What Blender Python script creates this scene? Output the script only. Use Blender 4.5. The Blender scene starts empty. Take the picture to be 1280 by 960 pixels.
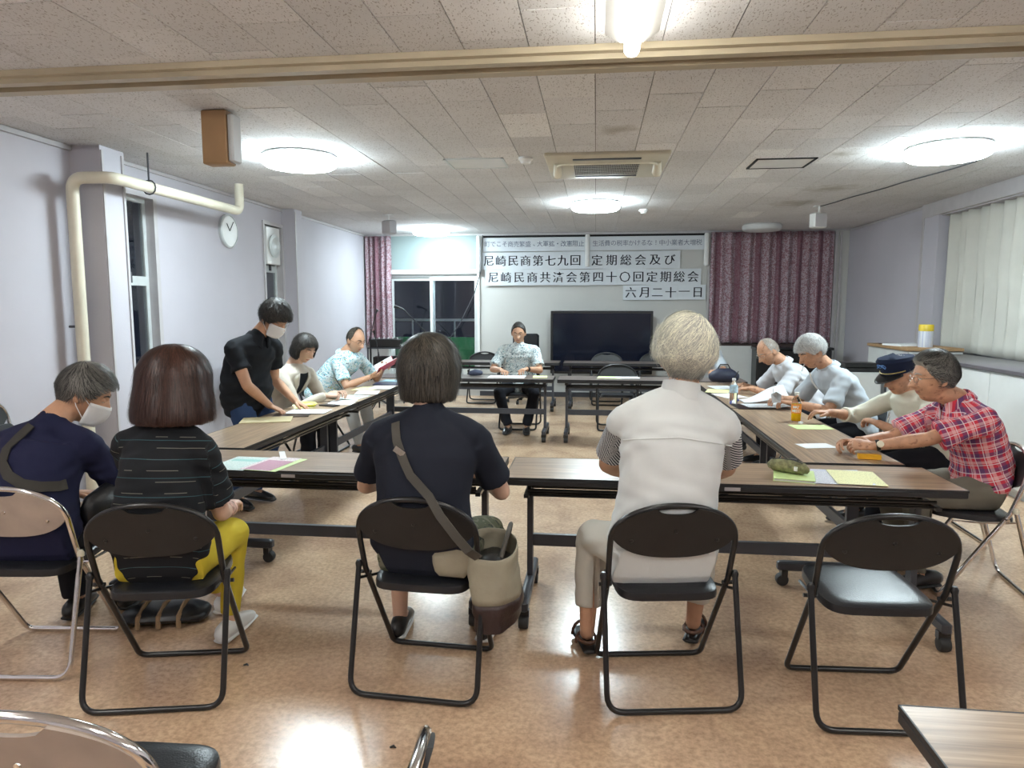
import bpy, math, random
import numpy as np
from mathutils import Vector, Matrix
random.seed(7); np.random.seed(7)
PI = math.pi
SC = bpy.context.scene
COL = SC.collection
V = Vector

# ------------------------------------------------------------------ camera, world, exposure
cam = bpy.data.objects.new('camera', bpy.data.cameras.new('camera')); COL.objects.link(cam)
YAW, PIT = -0.119376, 0.111036
fw = V((math.sin(YAW)*math.cos(PIT), math.cos(YAW)*math.cos(PIT), -math.sin(PIT)))
rt = V((math.cos(YAW), -math.sin(YAW), 0)); up = rt.cross(fw)
cam.matrix_world = Matrix(((rt.x, up.x, -fw.x, 0), (rt.y, up.y, -fw.y, 0), (rt.z, up.z, -fw.z, 1.5), (0, 0, 0, 1)))
cam.data.sensor_width = 36; cam.data.lens = 36*870/1280; cam.data.clip_start = .05
SC.camera = cam
SC.view_settings.view_transform = 'Standard'; SC.view_settings.look = 'None'
SC.view_settings.gamma = 1; SC.view_settings.exposure = 2.6
W = bpy.data.worlds.new('night'); SC.world = W; W.use_nodes = True
W.node_tree.nodes['Background'].inputs[0].default_value = (.002, .0025, .004, 1)
W.node_tree.nodes['Background'].inputs[1].default_value = 1.0
LED = 16.0      # round ceiling lamps
TUBE = 5.5     # fluorescent tubes

# ------------------------------------------------------------------ materials
def nodes(name):
    m = bpy.data.materials.new(name); m.use_nodes = True
    nt = m.node_tree; b = nt.nodes['Principled BSDF']
    return m, nt, b
def N(nt, t, **kw):
    n = nt.nodes.new(t)
    for k, v in kw.items():
        if k.startswith('i_'): n.inputs[k[2:].replace('_', ' ')].default_value = v
        else: setattr(n, k, v)
    return n
def c4(c): return (c[0], c[1], c[2], 1)
MC = {}
def mat(name, col, rough=.5, metal=0, var=.12, scale=8, bump=0, bscale=60, spec=None, stretch=(1, 1, 1), trans=0, ior=1.45, sheen=0):
    if name in MC: return MC[name]
    m, nt, b = nodes(name); L = nt.links.new
    tc = N(nt, 'ShaderNodeTexCoord'); mp = N(nt, 'ShaderNodeMapping'); mp.inputs['Scale'].default_value = stretch
    L(tc.outputs['Object'], mp.inputs[0])
    nz = N(nt, 'ShaderNodeTexNoise', i_Scale=scale, i_Detail=4.0); L(mp.outputs[0], nz.inputs['Vector'])
    cr = N(nt, 'ShaderNodeValToRGB'); L(nz.outputs['Fac'], cr.inputs[0])
    cr.color_ramp.elements[0].position = .3; cr.color_ramp.elements[1].position = .7
    cr.color_ramp.elements[0].color = c4([x*(1-var) for x in col]); cr.color_ramp.elements[1].color = c4([min(1, x*(1+var)) for x in col])
    L(cr.outputs[0], b.inputs['Base Color'])
    b.inputs['Roughness'].default_value = rough; b.inputs['Metallic'].default_value = metal
    if spec is not None: b.inputs['Specular IOR Level'].default_value = spec
    if trans: b.inputs['Transmission Weight'].default_value = trans; b.inputs['IOR'].default_value = ior
    if sheen: b.inputs['Sheen Weight'].default_value = sheen
    if bump:
        n2 = N(nt, 'ShaderNodeTexNoise', i_Scale=bscale, i_Detail=3.0); L(mp.outputs[0], n2.inputs['Vector'])
        bp = N(nt, 'ShaderNodeBump', i_Strength=bump, i_Distance=.01); L(n2.outputs['Fac'], bp.inputs['Height']); L(bp.outputs[0], b.inputs['Normal'])
    MC[name] = m; return m
def emis(name, col, s):
    m, nt, b = nodes(name); b.inputs['Base Color'].default_value = c4(col)
    b.inputs['Emission Color'].default_value = c4(col); b.inputs['Emission Strength'].default_value = s
    return m
def wood(name, light, dark, rough=.35):
    m, nt, b = nodes(name); L = nt.links.new
    tc = N(nt, 'ShaderNodeTexCoord'); mp = N(nt, 'ShaderNodeMapping'); mp.inputs['Scale'].default_value = (1.1, 38, 8)
    L(tc.outputs['Object'], mp.inputs[0])
    nz = N(nt, 'ShaderNodeTexNoise', i_Scale=1.6, i_Detail=6.0, i_Roughness=.65, i_Distortion=.35); L(mp.outputs[0], nz.inputs['Vector'])
    cr = N(nt, 'ShaderNodeValToRGB'); e = cr.color_ramp.elements
    e[0].position = .33; e[0].color = c4(dark); e[1].position = .68; e[1].color = c4(light)
    x = e.new(.5); x.color = c4([(a+d)/2*1.0 for a, d in zip(light, dark)])
    L(nz.outputs['Fac'], cr.inputs[0]); L(cr.outputs[0], b.inputs['Base Color'])
    b.inputs['Roughness'].default_value = rough
    return m
def math_(nt, op, a, bb=None):
    n = N(nt, 'ShaderNodeMath', operation=op)
    for i, v in enumerate((a, bb)):
        if v is None: continue
        if isinstance(v, (int, float)): n.inputs[i].default_value = v
        else: nt.links.new(v, n.inputs[i])
    return n.outputs[0]
def band(nt, src, period, lo, hi, off=0):
    f = math_(nt, 'FRACT', math_(nt, 'ADD', math_(nt, 'DIVIDE', src, period), off+100))
    return math_(nt, 'MULTIPLY', math_(nt, 'GREATER_THAN', f, lo), math_(nt, 'LESS_THAN', f, hi))
def mixc(nt, fac, a, bcol, blend='MIX'):
    n = N(nt, 'ShaderNodeMix', data_type='RGBA', blend_type=blend)
    for i, v in ((0, fac), (6, a), (7, bcol)):
        if isinstance(v, (int, float)): n.inputs[i].default_value = v
        elif isinstance(v, tuple): n.inputs[i].default_value = c4(v)
        else: nt.links.new(v, n.inputs[i])
    return n.outputs[2]
def cloth_uv(name, rough=.85):
    m, nt, b = nodes(name)
    at = N(nt, 'ShaderNodeAttribute', attribute_name='tc'); sx = N(nt, 'ShaderNodeSeparateXYZ'); nt.links.new(at.outputs['Vector'], sx.inputs[0])
    b.inputs['Roughness'].default_value = rough; b.inputs['Specular IOR Level'].default_value = .2
    w = N(nt, 'ShaderNodeTexNoise', i_Scale=300.0); nt.links.new(at.outputs['Vector'], w.inputs['Vector'])
    bp = N(nt, 'ShaderNodeBump', i_Strength=.15, i_Distance=.002); nt.links.new(w.outputs['Fac'], bp.inputs['Height']); nt.links.new(bp.outputs[0], b.inputs['Normal'])
    return m, nt, b, at.outputs['Vector'], sx.outputs[0], sx.outputs[1]
def plaid():
    m, nt, b, vec, u, v = cloth_uv('plaid_cloth')
    c = mixc(nt, math_(nt, 'MULTIPLY', band(nt, u, .085, .55, .82), .62), (.62, .045, .075), (.05, .06, .17))
    c = mixc(nt, math_(nt, 'MULTIPLY', band(nt, v, .085, .55, .82), .62), c, (.05, .06, .17))
    c = mixc(nt, math_(nt, 'MULTIPLY', band(nt, u, .085, .12, .30), .45), c, (.85, .6, .6))
    c = mixc(nt, math_(nt, 'MULTIPLY', band(nt, v, .085, .12, .30), .45), c, (.85, .6, .6))
    for s in (u, v):
        c = mixc(nt, math_(nt, 'MULTIPLY', band(nt, s, .0425, .02, .12), .7), c, (.80, .74, .76))
    nt.links.new(c, b.inputs['Base Color']); return m
def thin_stripes():
    m, nt, b, vec, u, v = cloth_uv('thin_stripe_knit')
    nz = N(nt, 'ShaderNodeTexNoise', i_Scale=9.0, i_Detail=1.0); nt.links.new(vec, nz.inputs['Vector'])
    f = math_(nt, 'MULTIPLY', band(nt, v, .042, .0, .06), math_(nt, 'GREATER_THAN', nz.outputs['Fac'], .5))
    g = math_(nt, 'MULTIPLY', band(nt, v, .07, .4, .44), .8)
    c = mixc(nt, f, (.007, .008, .011), (.16, .16, .13))
    c = mixc(nt, g, c, (.035, .10, .12))
    nt.links.new(c, b.inputs['Base Color']); b.inputs['Specular IOR Level'].default_value = .35; return m
def bold_stripes():
    m, nt, b, vec, u, v = cloth_uv('black_white_stripe')
    s = math_(nt, 'ADD', math_(nt, 'MULTIPLY', v, .8), u)
    c = mixc(nt, band(nt, s, .013, 0, .5), (.03, .03, .04), (.6, .6, .6))
    nt.links.new(c, b.inputs['Base Color']); return m
def speckle(name, base, cols, scale=55, thr=.5, warp=(1, 1, 1)):
    m, nt, b, vec, u, v = cloth_uv(name)
    c = base
    for i, (col, th) in enumerate(cols):
        mp = N(nt, 'ShaderNodeMapping'); mp.inputs['Scale'].default_value = warp; mp.inputs['Location'].default_value = (i*3.1, i*1.7, i*2.3)
        mp.inputs['Rotation'].default_value = (0, 0, .7*i)
        nt.links.new(vec, mp.inputs[0])
        nz = N(nt, 'ShaderNodeTexNoise', i_Scale=scale*(1+.15*i), i_Detail=2.0, i_Distortion=1.5); nt.links.new(mp.outputs[0], nz.inputs['Vector'])
        c = mixc(nt, math_(nt, 'GREATER_THAN', nz.outputs['Fac'], th), c, col)
    nt.links.new(c, b.inputs['Base Color']); return m
def printed(name, paper, ink, ls=.012, dens=.5, block=None):
    """paper with rows of small print"""
    m, nt, b = nodes(name); L = nt.links.new
    tc = N(nt, 'ShaderNodeTexCoord'); sx = N(nt, 'ShaderNodeSeparateXYZ'); L(tc.outputs['Object'], sx.inputs[0])
    rows = band(nt, sx.outputs[1], ls, .3, .75)
    mp = N(nt, 'ShaderNodeMapping'); mp.inputs['Scale'].default_value = (260, 60, 1); L(tc.outputs['Object'], mp.inputs[0])
    nz = N(nt, 'ShaderNodeTexNoise', i_Scale=1.0, i_Detail=1.0); L(mp.outputs[0], nz.inputs['Vector'])
    f = math_(nt, 'MULTIPLY', rows, math_(nt, 'GREATER_THAN', nz.outputs['Fac'], 1-dens))
    c = mixc(nt, math_(nt, 'MULTIPLY', f, .55), paper, ink)
    if block:
        bc, x0, x1, y0, y1 = block
        g = math_(nt, 'MULTIPLY', math_(nt, 'MULTIPLY', math_(nt, 'GREATER_THAN', sx.outputs[0], x0), math_(nt, 'LESS_THAN', sx.outputs[0], x1)),
                  math_(nt, 'MULTIPLY', math_(nt, 'GREATER_THAN', sx.outputs[1], y0), math_(nt, 'LESS_THAN', sx.outputs[1], y1)))
        c = mixc(nt, math_(nt, 'MULTIPLY', g, .8), c, bc)
    L(c, b.inputs['Base Color']); b.inputs['Roughness'].default_value = .6
    return m

M_wall = mat('wall_paint', (.48, .465, .51), .75, var=.04, scale=1.3, bump=.08, bscale=90)
M_wallb = mat('back_wall_paint', (.52, .52, .50), .7, var=.04, scale=1.0)
M_panel = mat('pale_panel', (.25, .32, .32), .55, var=.03, scale=2)
M_white = mat('white_plastic', (.72, .73, .72), .4, var=.03)
M_cream = mat('cream_pipe', (.66, .62, .50), .4, var=.08, scale=5)
M_trim = mat('grey_trim', (.45, .43, .44), .5, var=.06)
M_beige = mat('beige_rail', (.45, .39, .28), .4, var=.1, scale=3)
M_black = mat('black_paint', (.012, .012, .013), .28, var=.1)
M_vinyl = mat('black_vinyl', (.012, .013, .016), .3, var=.15, bump=.12, bscale=200)
M_bpad = mat('black_board', (.011, .011, .012), .5, var=.15, bump=.05, bscale=200)
M_chrome = mat('chrome', (.72, .70, .68), .12, 1, var=.05)
M_char = mat('charcoal_metal', (.045, .048, .058), .38, var=.1)
M_char2 = mat('dark_edge', (.018, .018, .02), .45, var=.1)
M_rubber = mat('rubber', (.02, .02, .02), .6)
M_dark = mat('dark_gap', (.01, .01, .012), .9, var=0)
M_glass = mat('glass', (.9, .95, 1), .02, var=0, trans=1, ior=1.45)
M_alu = mat('aluminium_frame', (.62, .66, .66), .4, .3, var=.05)
M_green = mat('green_balcony_board', (.07, .36, .14), .5, var=.1)
M_tan = mat('tan_cardboard', (.36, .22, .11), .6, var=.06)
M_top = wood('walnut_laminate', (.47, .34, .22), (.18, .12, .08), .3)
M_dtop = wood('dark_laminate', (.20, .16, .14), (.09, .07, .065), .3)
M_cab = mat('cabinet_white', (.55, .56, .55), .5, var=.03)
M_cabtop = mat('cabinet_dark_top', (.10, .09, .10), .3, var=.1)
M_paper = printed('printed_paper', (.75, .78, .80), (.1, .1, .15))
M_paperw = mat('white_paper', (.78, .80, .82), .6, var=.03)
M_yel = printed('yellow_print', (.80, .80, .42), (.3, .3, .1), ls=.014, dens=.45)
M_yelgr = mat('yellow_green_paper', (.62, .80, .35), .6, var=.04)
M_led = emis('led_diffuser', (.80, .95, 1.0), LED)
M_tube = emis('fluorescent_tube', (1.0, .98, .90), TUBE)
M_tubefill = emis('unseen_fill_tube', (1.0, .98, .93), 10.0)  # brighter glow, only for the unseen fill fixtures
M_ink = mat('ink', (.015, .017, .03), .7, var=0)
M_inkf = mat('faint_ink', (.13, .15, .22), .7, var=0)

def floor_mat():
    m, nt, b = nodes('vinyl_floor'); L = nt.links.new
    tc = N(nt, 'ShaderNodeTexCoord')
    n1 = N(nt, 'ShaderNodeTexNoise', i_Scale=2.2, i_Detail=6.0, i_Roughness=.6, i_Distortion=.6); L(tc.outputs['Object'], n1.inputs['Vector'])
    c1 = N(nt, 'ShaderNodeValToRGB'); L(n1.outputs['Fac'], c1.inputs[0]); e = c1.color_ramp.elements
    e[0].position = .3; e[0].color = (.40, .26, .175, 1); e[1].position = .7; e[1].color = (.66, .48, .32, 1); x = e.new(.5); x.color = (.57, .395, .26, 1)
    n2 = N(nt, 'ShaderNodeTexNoise', i_Scale=45.0, i_Detail=6.0, i_Roughness=.7); L(tc.outputs['Object'], n2.inputs['Vector'])
    c2 = N(nt, 'ShaderNodeValToRGB'); L(n2.outputs['Fac'], c2.inputs[0]); e = c2.color_ramp.elements
    e[0].position = .35; e[0].color = (.62, .6, .58, 1); e[1].position = .6; e[1].color = (1.08, 1.08, 1.08, 1)
    L(mixc(nt, .8, c1.outputs[0], c2.outputs[0], 'MULTIPLY'), b.inputs['Base Color'])
    r = N(nt, 'ShaderNodeMapRange'); L(n1.outputs['Fac'], r.inputs[0]); r.inputs[3].default_value = .12; r.inputs[4].default_value = .26
    L(r.outputs[0], b.inputs['Roughness']); b.inputs['Specular IOR Level'].default_value = .55
    bp = N(nt, 'ShaderNodeBump', i_Strength=.05, i_Distance=.01); L(n2.outputs['Fac'], bp.inputs['Height']); L(bp.outputs[0], b.inputs['Normal'])
    return m
def tile_mat(name, base, x0, y0):
    m, nt, b = nodes(name); L = nt.links.new
    g = N(nt, 'ShaderNodeNewGeometry'); sx = N(nt, 'ShaderNodeSeparateXYZ'); L(g.outputs['Position'], sx.inputs[0])
    # every tile has its own tone
    oi = N(nt, 'ShaderNodeObjectInfo')
    tone = N(nt, 'ShaderNodeMapRange'); L(oi.outputs['Random'], tone.inputs[0]); tone.inputs[3].default_value = .93; tone.inputs[4].default_value = 1.06
    mp = N(nt, 'ShaderNodeMapping'); mp.inputs['Scale'].default_value = (150, 62, 60); mp.inputs['Rotation'].default_value = (0, 0, .5); L(g.outputs['Position'], mp.inputs[0])
    nz = N(nt, 'ShaderNodeTexNoise', i_Scale=1.0, i_Detail=1.5); L(mp.outputs[0], nz.inputs['Vector'])
    fis = math_(nt, 'GREATER_THAN', nz.outputs['Fac'], .635)
    st = N(nt, 'ShaderNodeTexNoise', i_Scale=.9, i_Detail=3.0); L(g.outputs['Position'], st.inputs['Vector'])
    sr = N(nt, 'ShaderNodeMapRange'); L(st.outputs['Fac'], sr.inputs[0]); sr.inputs[1].default_value = .3; sr.inputs[2].default_value = .7; sr.inputs[3].default_value = .88; sr.inputs[4].default_value = 1.06
    cm = N(nt, 'ShaderNodeVectorMath', operation='SCALE'); cm.inputs[0].default_value = base; L(math_(nt, 'MULTIPLY', tone.outputs[0], sr.outputs[0]), cm.inputs['Scale'])
    c = mixc(nt, math_(nt, 'MULTIPLY', fis, .55), cm.outputs[0], (.14, .11, .08))
    for (sx_, sy_, sr_) in ((.12, 4.95, .22), (2.35, 7.6, .40), (2.3, 8.6, .42), (-2.9, 3.0, .35), (1.9, 5.9, .2)):
        dv = N(nt, 'ShaderNodeVectorMath', operation='DISTANCE'); L(g.outputs['Position'], dv.inputs[0]); dv.inputs[1].default_value = (sx_, sy_, 2.7)
        s2 = N(nt, 'ShaderNodeTexNoise', i_Scale=7.0, i_Detail=3.0); L(g.outputs['Position'], s2.inputs['Vector'])
        mr = N(nt, 'ShaderNodeMapRange'); L(math_(nt, 'ADD', dv.outputs['Value'], math_(nt, 'MULTIPLY', s2.outputs['Fac'], sr_*1.3)), mr.inputs[0]); mr.inputs[1].default_value = sr_*.7; mr.inputs[2].default_value = sr_*1.4; mr.inputs[3].default_value = .5; mr.inputs[4].default_value = 0
        c = mixc(nt, mr.outputs[0], c, (.22, .19, .13))
    L(c, b.inputs['Base Color']); b.inputs['Roughness'].default_value = .9; b.inputs['Specular IOR Level'].default_value = .15
    bp = N(nt, 'ShaderNodeBump', i_Strength=.3, i_Distance=.004, invert=True); L(nz.outputs['Fac'], bp.inputs['Height']); L(bp.outputs[0], b.inputs['Normal'])
    return m
def curtain_mat():
    m, nt, b = nodes('floral_curtain'); L = nt.links.new
    tc = N(nt, 'ShaderNodeTexCoord'); sx = N(nt, 'ShaderNodeSeparateXYZ'); L(tc.outputs['Object'], sx.inputs[0])
    n1 = N(nt, 'ShaderNodeTexNoise', i_Scale=22.0, i_Detail=5.0, i_Distortion=2.5); L(tc.outputs['Object'], n1.inputs['Vector'])
    f = math_(nt, 'GREATER_THAN', n1.outputs['Fac'], .5)
    c = mixc(nt, math_(nt, 'MULTIPLY', f, .75), (.40, .33, .37), (.20, .065, .085))
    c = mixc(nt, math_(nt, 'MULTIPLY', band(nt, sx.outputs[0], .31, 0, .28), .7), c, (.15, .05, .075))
    L(c, b.inputs['Base Color']); b.inputs['Roughness'].default_value = .9
    return m
M_floor = floor_mat()
M_tile = tile_mat('fissured_tile', (.70, .70, .71), 0, 0)
M_tileb = tile_mat('new_white_tile', (.82, .82, .82), 0, 0)
M_curt = curtain_mat()
M_curtw = mat('white_curtain', (.52, .51, .46), .85, var=.06, scale=3)

# ------------------------------------------------------------------ mesh helpers
class MB:
    def __init__(s): s.v = []; s.f = []; s.m = []
    def add(s, v, f, mi=0):
        o = len(s.v); s.v += [tuple(p) for p in v]; s.f += [tuple(i+o for i in q) for q in f]; s.m += [mi]*len(f); return s
    def box(s, x0, x1, y0, y1, z0, z1, mi=0, b=0):
        if b <= 0:
            v = [(x, y, z) for z in (z0, z1) for y in (y0, y1) for x in (x0, x1)]
            f = [(0, 2, 3, 1), (4, 5, 7, 6), (0, 1, 5, 4), (2, 6, 7, 3), (0, 4, 6, 2), (1, 3, 7, 5)]
            return s.add(v, f, mi)
        v = []; f = []
        for z, i in ((z0, b), (z0+b, 0), (z1-b, 0), (z1, b)):
            v += [(x0+i+b, y0+i, z), (x1-i-b, y0+i, z), (x1-i, y0+i+b, z), (x1-i, y1-i-b, z), (x1-i-b, y1-i, z), (x0+i+b, y1-i, z), (x0+i, y1-i-b, z), (x0+i, y0+i+b, z)]
        for r in range(3):
            for k in range(8): f.append((r*8+k, r*8+(k+1) % 8, r*8+8+(k+1) % 8, r*8+8+k))
        f.append(tuple(range(7, -1, -1))); f.append(tuple(range(24, 32)))
        return s.add(v, f, mi)
    def tube(s, pts, r, n=10, cap=True, mi=0, closed=False):
        pts = [V(p) for p in pts]; m = len(pts); rr = r if hasattr(r, '__len__') else [r]*m
        v = []; f = []; ref = None
        for i, p in enumerate(pts):
            a = pts[(i-1) % m] if (closed or i > 0) else p; c = pts[(i+1) % m] if (closed or i < m-1) else p
            t = (c-a).normalized()
            if ref is None: ref = t.orthogonal().normalized()
            ref = (ref-t*ref.dot(t)).normalized(); bn = t.cross(ref)
            for k in range(n):
                an = 2*PI*k/n; v.append(p+(ref*math.cos(an)+bn*math.sin(an))*rr[i])
        for i in range(m if closed else m-1):
            j = (i+1) % m
            for k in range(n): f.append((i*n+k, i*n+(k+1) % n, j*n+(k+1) % n, j*n+k))
        if cap and not closed: f.append(tuple(range(n-1, -1, -1))); f.append(tuple((m-1)*n+k for k in range(n)))
        return s.add(v, f, mi)
    def lathe(s, prof, c=(0, 0, 0), n=24, axis='z', mi=0):
        v = []; f = []
        for (r, h) in prof:
            for k in range(n):
                a = 2*PI*k/n; x, y = r*math.cos(a), r*math.sin(a)
                p = (x, y, h) if axis == 'z' else ((h, x, y) if axis == 'x' else (x, h, y))
                v.append((c[0]+p[0], c[1]+p[1], c[2]+p[2]))
        m = len(prof)
        for i in range(m-1):
            for k in range(n):
                q = (i*n+k, i*n+(k+1) % n, (i+1)*n+(k+1) % n, (i+1)*n+k); f.append(q if axis != 'y' else q[::-1])
        a, b2 = tuple(range(n-1, -1, -1)), tuple((m-1)*n+k for k in range(n))
        f.append(a if axis != 'y' else a[::-1]); f.append(b2 if axis != 'y' else b2[::-1])
        return s.add(v, f, mi)
    def mesh(s, name, mats, smooth=False):
        me = bpy.data.meshes.new(name); me.from_pydata(s.v, [], s.f)
        for m in (mats if isinstance(mats, (list, tuple)) else [mats]): me.materials.append(m)
        if any(s.m): me.polygons.foreach_set('material_index', s.m)
        if smooth:
            me.polygons.foreach_set('use_smooth', [True]*len(me.polygons))
            try: me.set_sharp_from_angle(angle=math.radians(40))
            except Exception: pass
        me.update(); return me
    def obj(s, name, mats, parent=None, smooth=True, loc=None, rot=None):
        o = bpy.data.objects.new(name, s.mesh(name, mats, smooth)); COL.objects.link(o)
        if parent is not None: o.parent = parent
        if loc is not None: o.location = loc
        if rot is not None: o.rotation_euler = rot
        return o
def empty(name, loc, rz=0, label=None, cat=None, group=None):
    o = bpy.data.objects.new(name, None); COL.objects.link(o); o.location = loc; o.rotation_euler = (0, 0, rz); o.empty_display_size = .1
    if label: tag(o, label, cat, group)
    return o
def tag(o, label, cat, group=None):
    o['label'] = label; o['category'] = cat
    if group: o['group'] = group
    return o
def struct(o): o['kind'] = 'structure'; return o
def copy_tree(o, parent=None):
    c = o.copy(); COL.objects.link(c); c.parent = parent
    for ch in list(o.children): copy_tree(ch, c)
    return c
def rpath(pts, r=.05, n=5):
    """polyline with rounded corners"""
    pts = [V(p) for p in pts]; out = [pts[0]]
    for i in range(1, len(pts)-1):
        a, b, c = pts[i-1], pts[i], pts[i+1]; d = min(r, (a-b).length*.49, (c-b).length*.49)
        p, q = b+(a-b).normalized()*d, b+(c-b).normalized()*d
        for k in range(n+1):
            t = k/n; out.append(p*(1-t)**2+b*2*t*(1-t)+q*t*t)
    out.append(pts[-1]); return out

# ------------------------------------------------------------------ the room
MB().box(-4.3, 4.3, -2.5, 11.6, -.05, 0).obj('floor', M_floor, smooth=False)['kind'] = 'structure'
XL, XR, YB, ZC = -3.88, 3.90, 11.55, 2.70
ceil = MB().box(-4.3, 4.3, -2.5, 11.7, ZC+.004, ZC+.06).obj('ceiling', mat('ceiling_joint', (.10, .09, .08), .9), smooth=False); struct(ceil)
tw, tl, x0 = .303, .606, -.02-.303*13
tiles = []
for i in range(26):
    for j in range(24):
        y = -2.5+tl*j + (tl/2 if i % 2 else 0); x = x0+tw*i
        if 3.36 < y+tl and y < 3.62:
            # cut around the rail
            if y < 3.36 and 3.36-y > .05: tiles.append((x, y, x+tw, 3.36))
            if y+tl > 3.62 and y+tl-3.62 > .05: tiles.append((x, 3.62, x+tw, y+tl))
        elif y+tl < YB: tiles.append((x, y, x+tw, y+tl))
        else: tiles.append((x, y, x+tw, YB))
def in_view(t):
    return t[3] > 2.2 and abs((t[0]+t[2])/2) < 4.3 and (t[3]-.3) > abs((t[0]+t[2])/2+.12*t[3])*1.18
tiles.sort(key=lambda t: (not in_view(t), t[1]))
white_cells = [(-.5, 5.0), (-.75, 5.75), (1.35, 5.85), (1.3, 6.6), (2.0, 6.2), (2.15, 6.3), (-2.6, 6.2), (-3.0, 6.6), (-2.9, 7.1), (2.0, 9.6), (-2.9, 8.2), (-.1, 4.1)]
shared = {}; rest = MB()
for k, (a, b, c, d) in enumerate(tiles):
    white = any(a <= wx < c and b <= wy < d for wx, wy in white_cells)
    if k < 300:
        key = (round(c-a, 3), round(d-b, 3), white)
        if key not in shared:
            g = .0022; shared[key] = MB().box(g, c-a-g, g, d-b-g, -.012, 0).mesh('ceiling_tile', M_tileb if white else M_tile)
        o = bpy.data.objects.new('ceiling_tile', shared[key]); COL.objects.link(o); o.parent = ceil
        o.location = (a, b, ZC+.006+random.uniform(-.0012, .0012))
    else: g = .0014; rest.box(a+g, c-g, b+g, d-g, ZC-.006, ZC+.004, 1 if white else 0)
r_ = rest.obj('ceiling_tile_field', [M_tile, M_tileb], ceil, smooth=False); r_['kind'] = 'stuff'
# partition rail across the ceiling
rb = MB().box(-4.1, 4.1, 3.36, 3.62, 2.665, 2.705).box(-4.1, 4.1, 3.40, 3.455, 2.64, 2.67).box(-4.1, 4.1, 3.53, 3.60, 2.64, 2.67).obj('trim_1', M_beige, smooth=False); struct(rb)
# walls
wl = MB()
wl.box(-4.1, -3.93, -2.5, 4.93, 0, ZC).box(-4.1, -3.68, 4.93, 5.2, 0, ZC)
wl.box(-4.1, XL, 5.2, 5.86, 2.47, ZC).box(-4.1, XL, 5.2, 5.86, 0, .35).box(-4.1, XL, 5.86, 7.86, 0, ZC)
wl.box(-4.1, XL, 7.86, 8.38, 2.5, ZC).box(-4.1, XL, 7.86, 8.38, 0, .35)
wl.box(-4.1, -3.71, 8.38, 8.6, 0, ZC).box(-4.1, XL, 8.6, 11.7, 0, ZC)
struct(wl.obj('wall_left', M_wall, smooth=False))
tr = MB()
for (x, y) in ((-3.675, 4.945), (-3.675, 5.17)): tr.box(x-.012, x+.006, y-.01, y+.01, 0, 2.66)
tr.box(-3.705, -3.695, 8.37, 8.395, 0, 2.66)
tr.box(-3.93, -3.90, -2.5, 4.93, 2.655, 2.69).box(XL, XL+.02, 5.2, 11.5, 2.66, 2.69)
struct(tr.obj('trim_2', M_trim, smooth=False))
wr = MB().box(XR, 4.15, 9.0, 11.7, 0, ZC).box(XR-.03, 4.15, 8.62, 9.0, 0, ZC).box(XR, 4.15, -2.5, 8.62, 2.53, ZC).box(XR, 4.15, -2.5, 8.62, 0, .9)
wr.box(4.12, 4.2, -2.5, 8.62, .9, 2.53)
struct(wr.obj('wall_right', M_wall, smooth=False))
struct(MB().box(XR-.05, XR+.0, -2.5, 9.0, 2.54, 2.70).box(XR-.04, XR-.0, 8.97, 9.02, .9, 2.54).box(XR-.012, XR, 9.0, 11.5, 2.66, 2.69).obj('trim_3', M_trim, smooth=False))
struct(MB().box(-4.3, 4.3, -2.6, -2.5, 0, ZC).obj('wall_front', M_wall, smooth=False))
wb = MB().box(-1.93, 1.80, YB, YB+.12, 0, ZC).box(1.80, 4.2, YB, YB+.12, 0, ZC).box(-4.2, -3.5, YB, YB+.12, 0, ZC).box(-3.5, -1.93, YB, YB+.12, 0, .35).box(-3.5, -1.93, YB, YB+.12, 2.04, ZC)
struct(wb.obj('wall_back', M_wallb, smooth=False))
struct(MB().box(XL, XR, YB-.03, YB, 2.672, ZC).box(-1.93, 1.80, YB-.045, YB-.03, 2.655, 2.672).obj('trim_4', M_trim, smooth=False))
struct(MB().box(-1.86, 1.74, YB-.03, YB-.001, 2.625, 2.67).obj('trim_5', M_dark, smooth=False))
struct(MB().box(-3.45, -1.97, YB-.02, YB-.001, 2.11, 2.665).obj('trim_6', M_panel, smooth=False))
struct(MB().box(-3.46, -1.93, YB-.035, YB-.001, 2.04, 2.11).box(-1.965, -1.925, YB-.035, YB-.001, .3, 2.04).obj('trim_7', M_white, smooth=False))
bb = MB().box(XL, -3.5, YB-.015, YB, 0, .08).box(-1.93, XR, YB-.015, YB, 0, .08); struct(bb.obj('baseboard_back', M_char, smooth=False))
# back sliding window with balcony outside
w1 = struct(MB().box(-3.5, -1.93, YB+.02, YB+.1, .35, .40).box(-3.5, -1.93, YB+.02, YB+.1, 1.99, 2.04).box(-1.97, -1.93, YB+.02, YB+.1, .4, 1.99).box(-3.5, -3.46, YB+.02, YB+.1, .4, 1.99).obj('window_1', M_alu, smooth=False))
for (a, b, y) in ((-3.46, -2.70, YB+.05), (-2.78, -1.97, YB+.02)):
    f = MB().box(a, a+.05, y, y+.03, .4, 1.99).box(b-.05, b, y, y+.03, .4, 1.99).box(a+.05, b-.05, y, y+.03, .4, .46).box(a+.05, b-.05, y, y+.03, 1.93, 1.99).obj('window_frame', M_alu, w1, smooth=False)
    MB().box(a+.05, b-.05, y+.012, y+.018, .46, 1.93).obj('pane', M_glass, f, smooth=False)
MB().box(-4.6, -.8, 12.75, 12.8, -.05, .93).obj('balcony_board', M_green, smooth=False)['kind'] = 'structure'
bc = empty('balcony_railing', (-2.7, 12.75, .93), 0, 'pale metal balcony handrail outside the rear sliding window', 'railing')
MB().tube([(-1.9, 0, .32), (1.9, 0, .32)], .025).obj('handrail', M_alu, bc)
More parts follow.
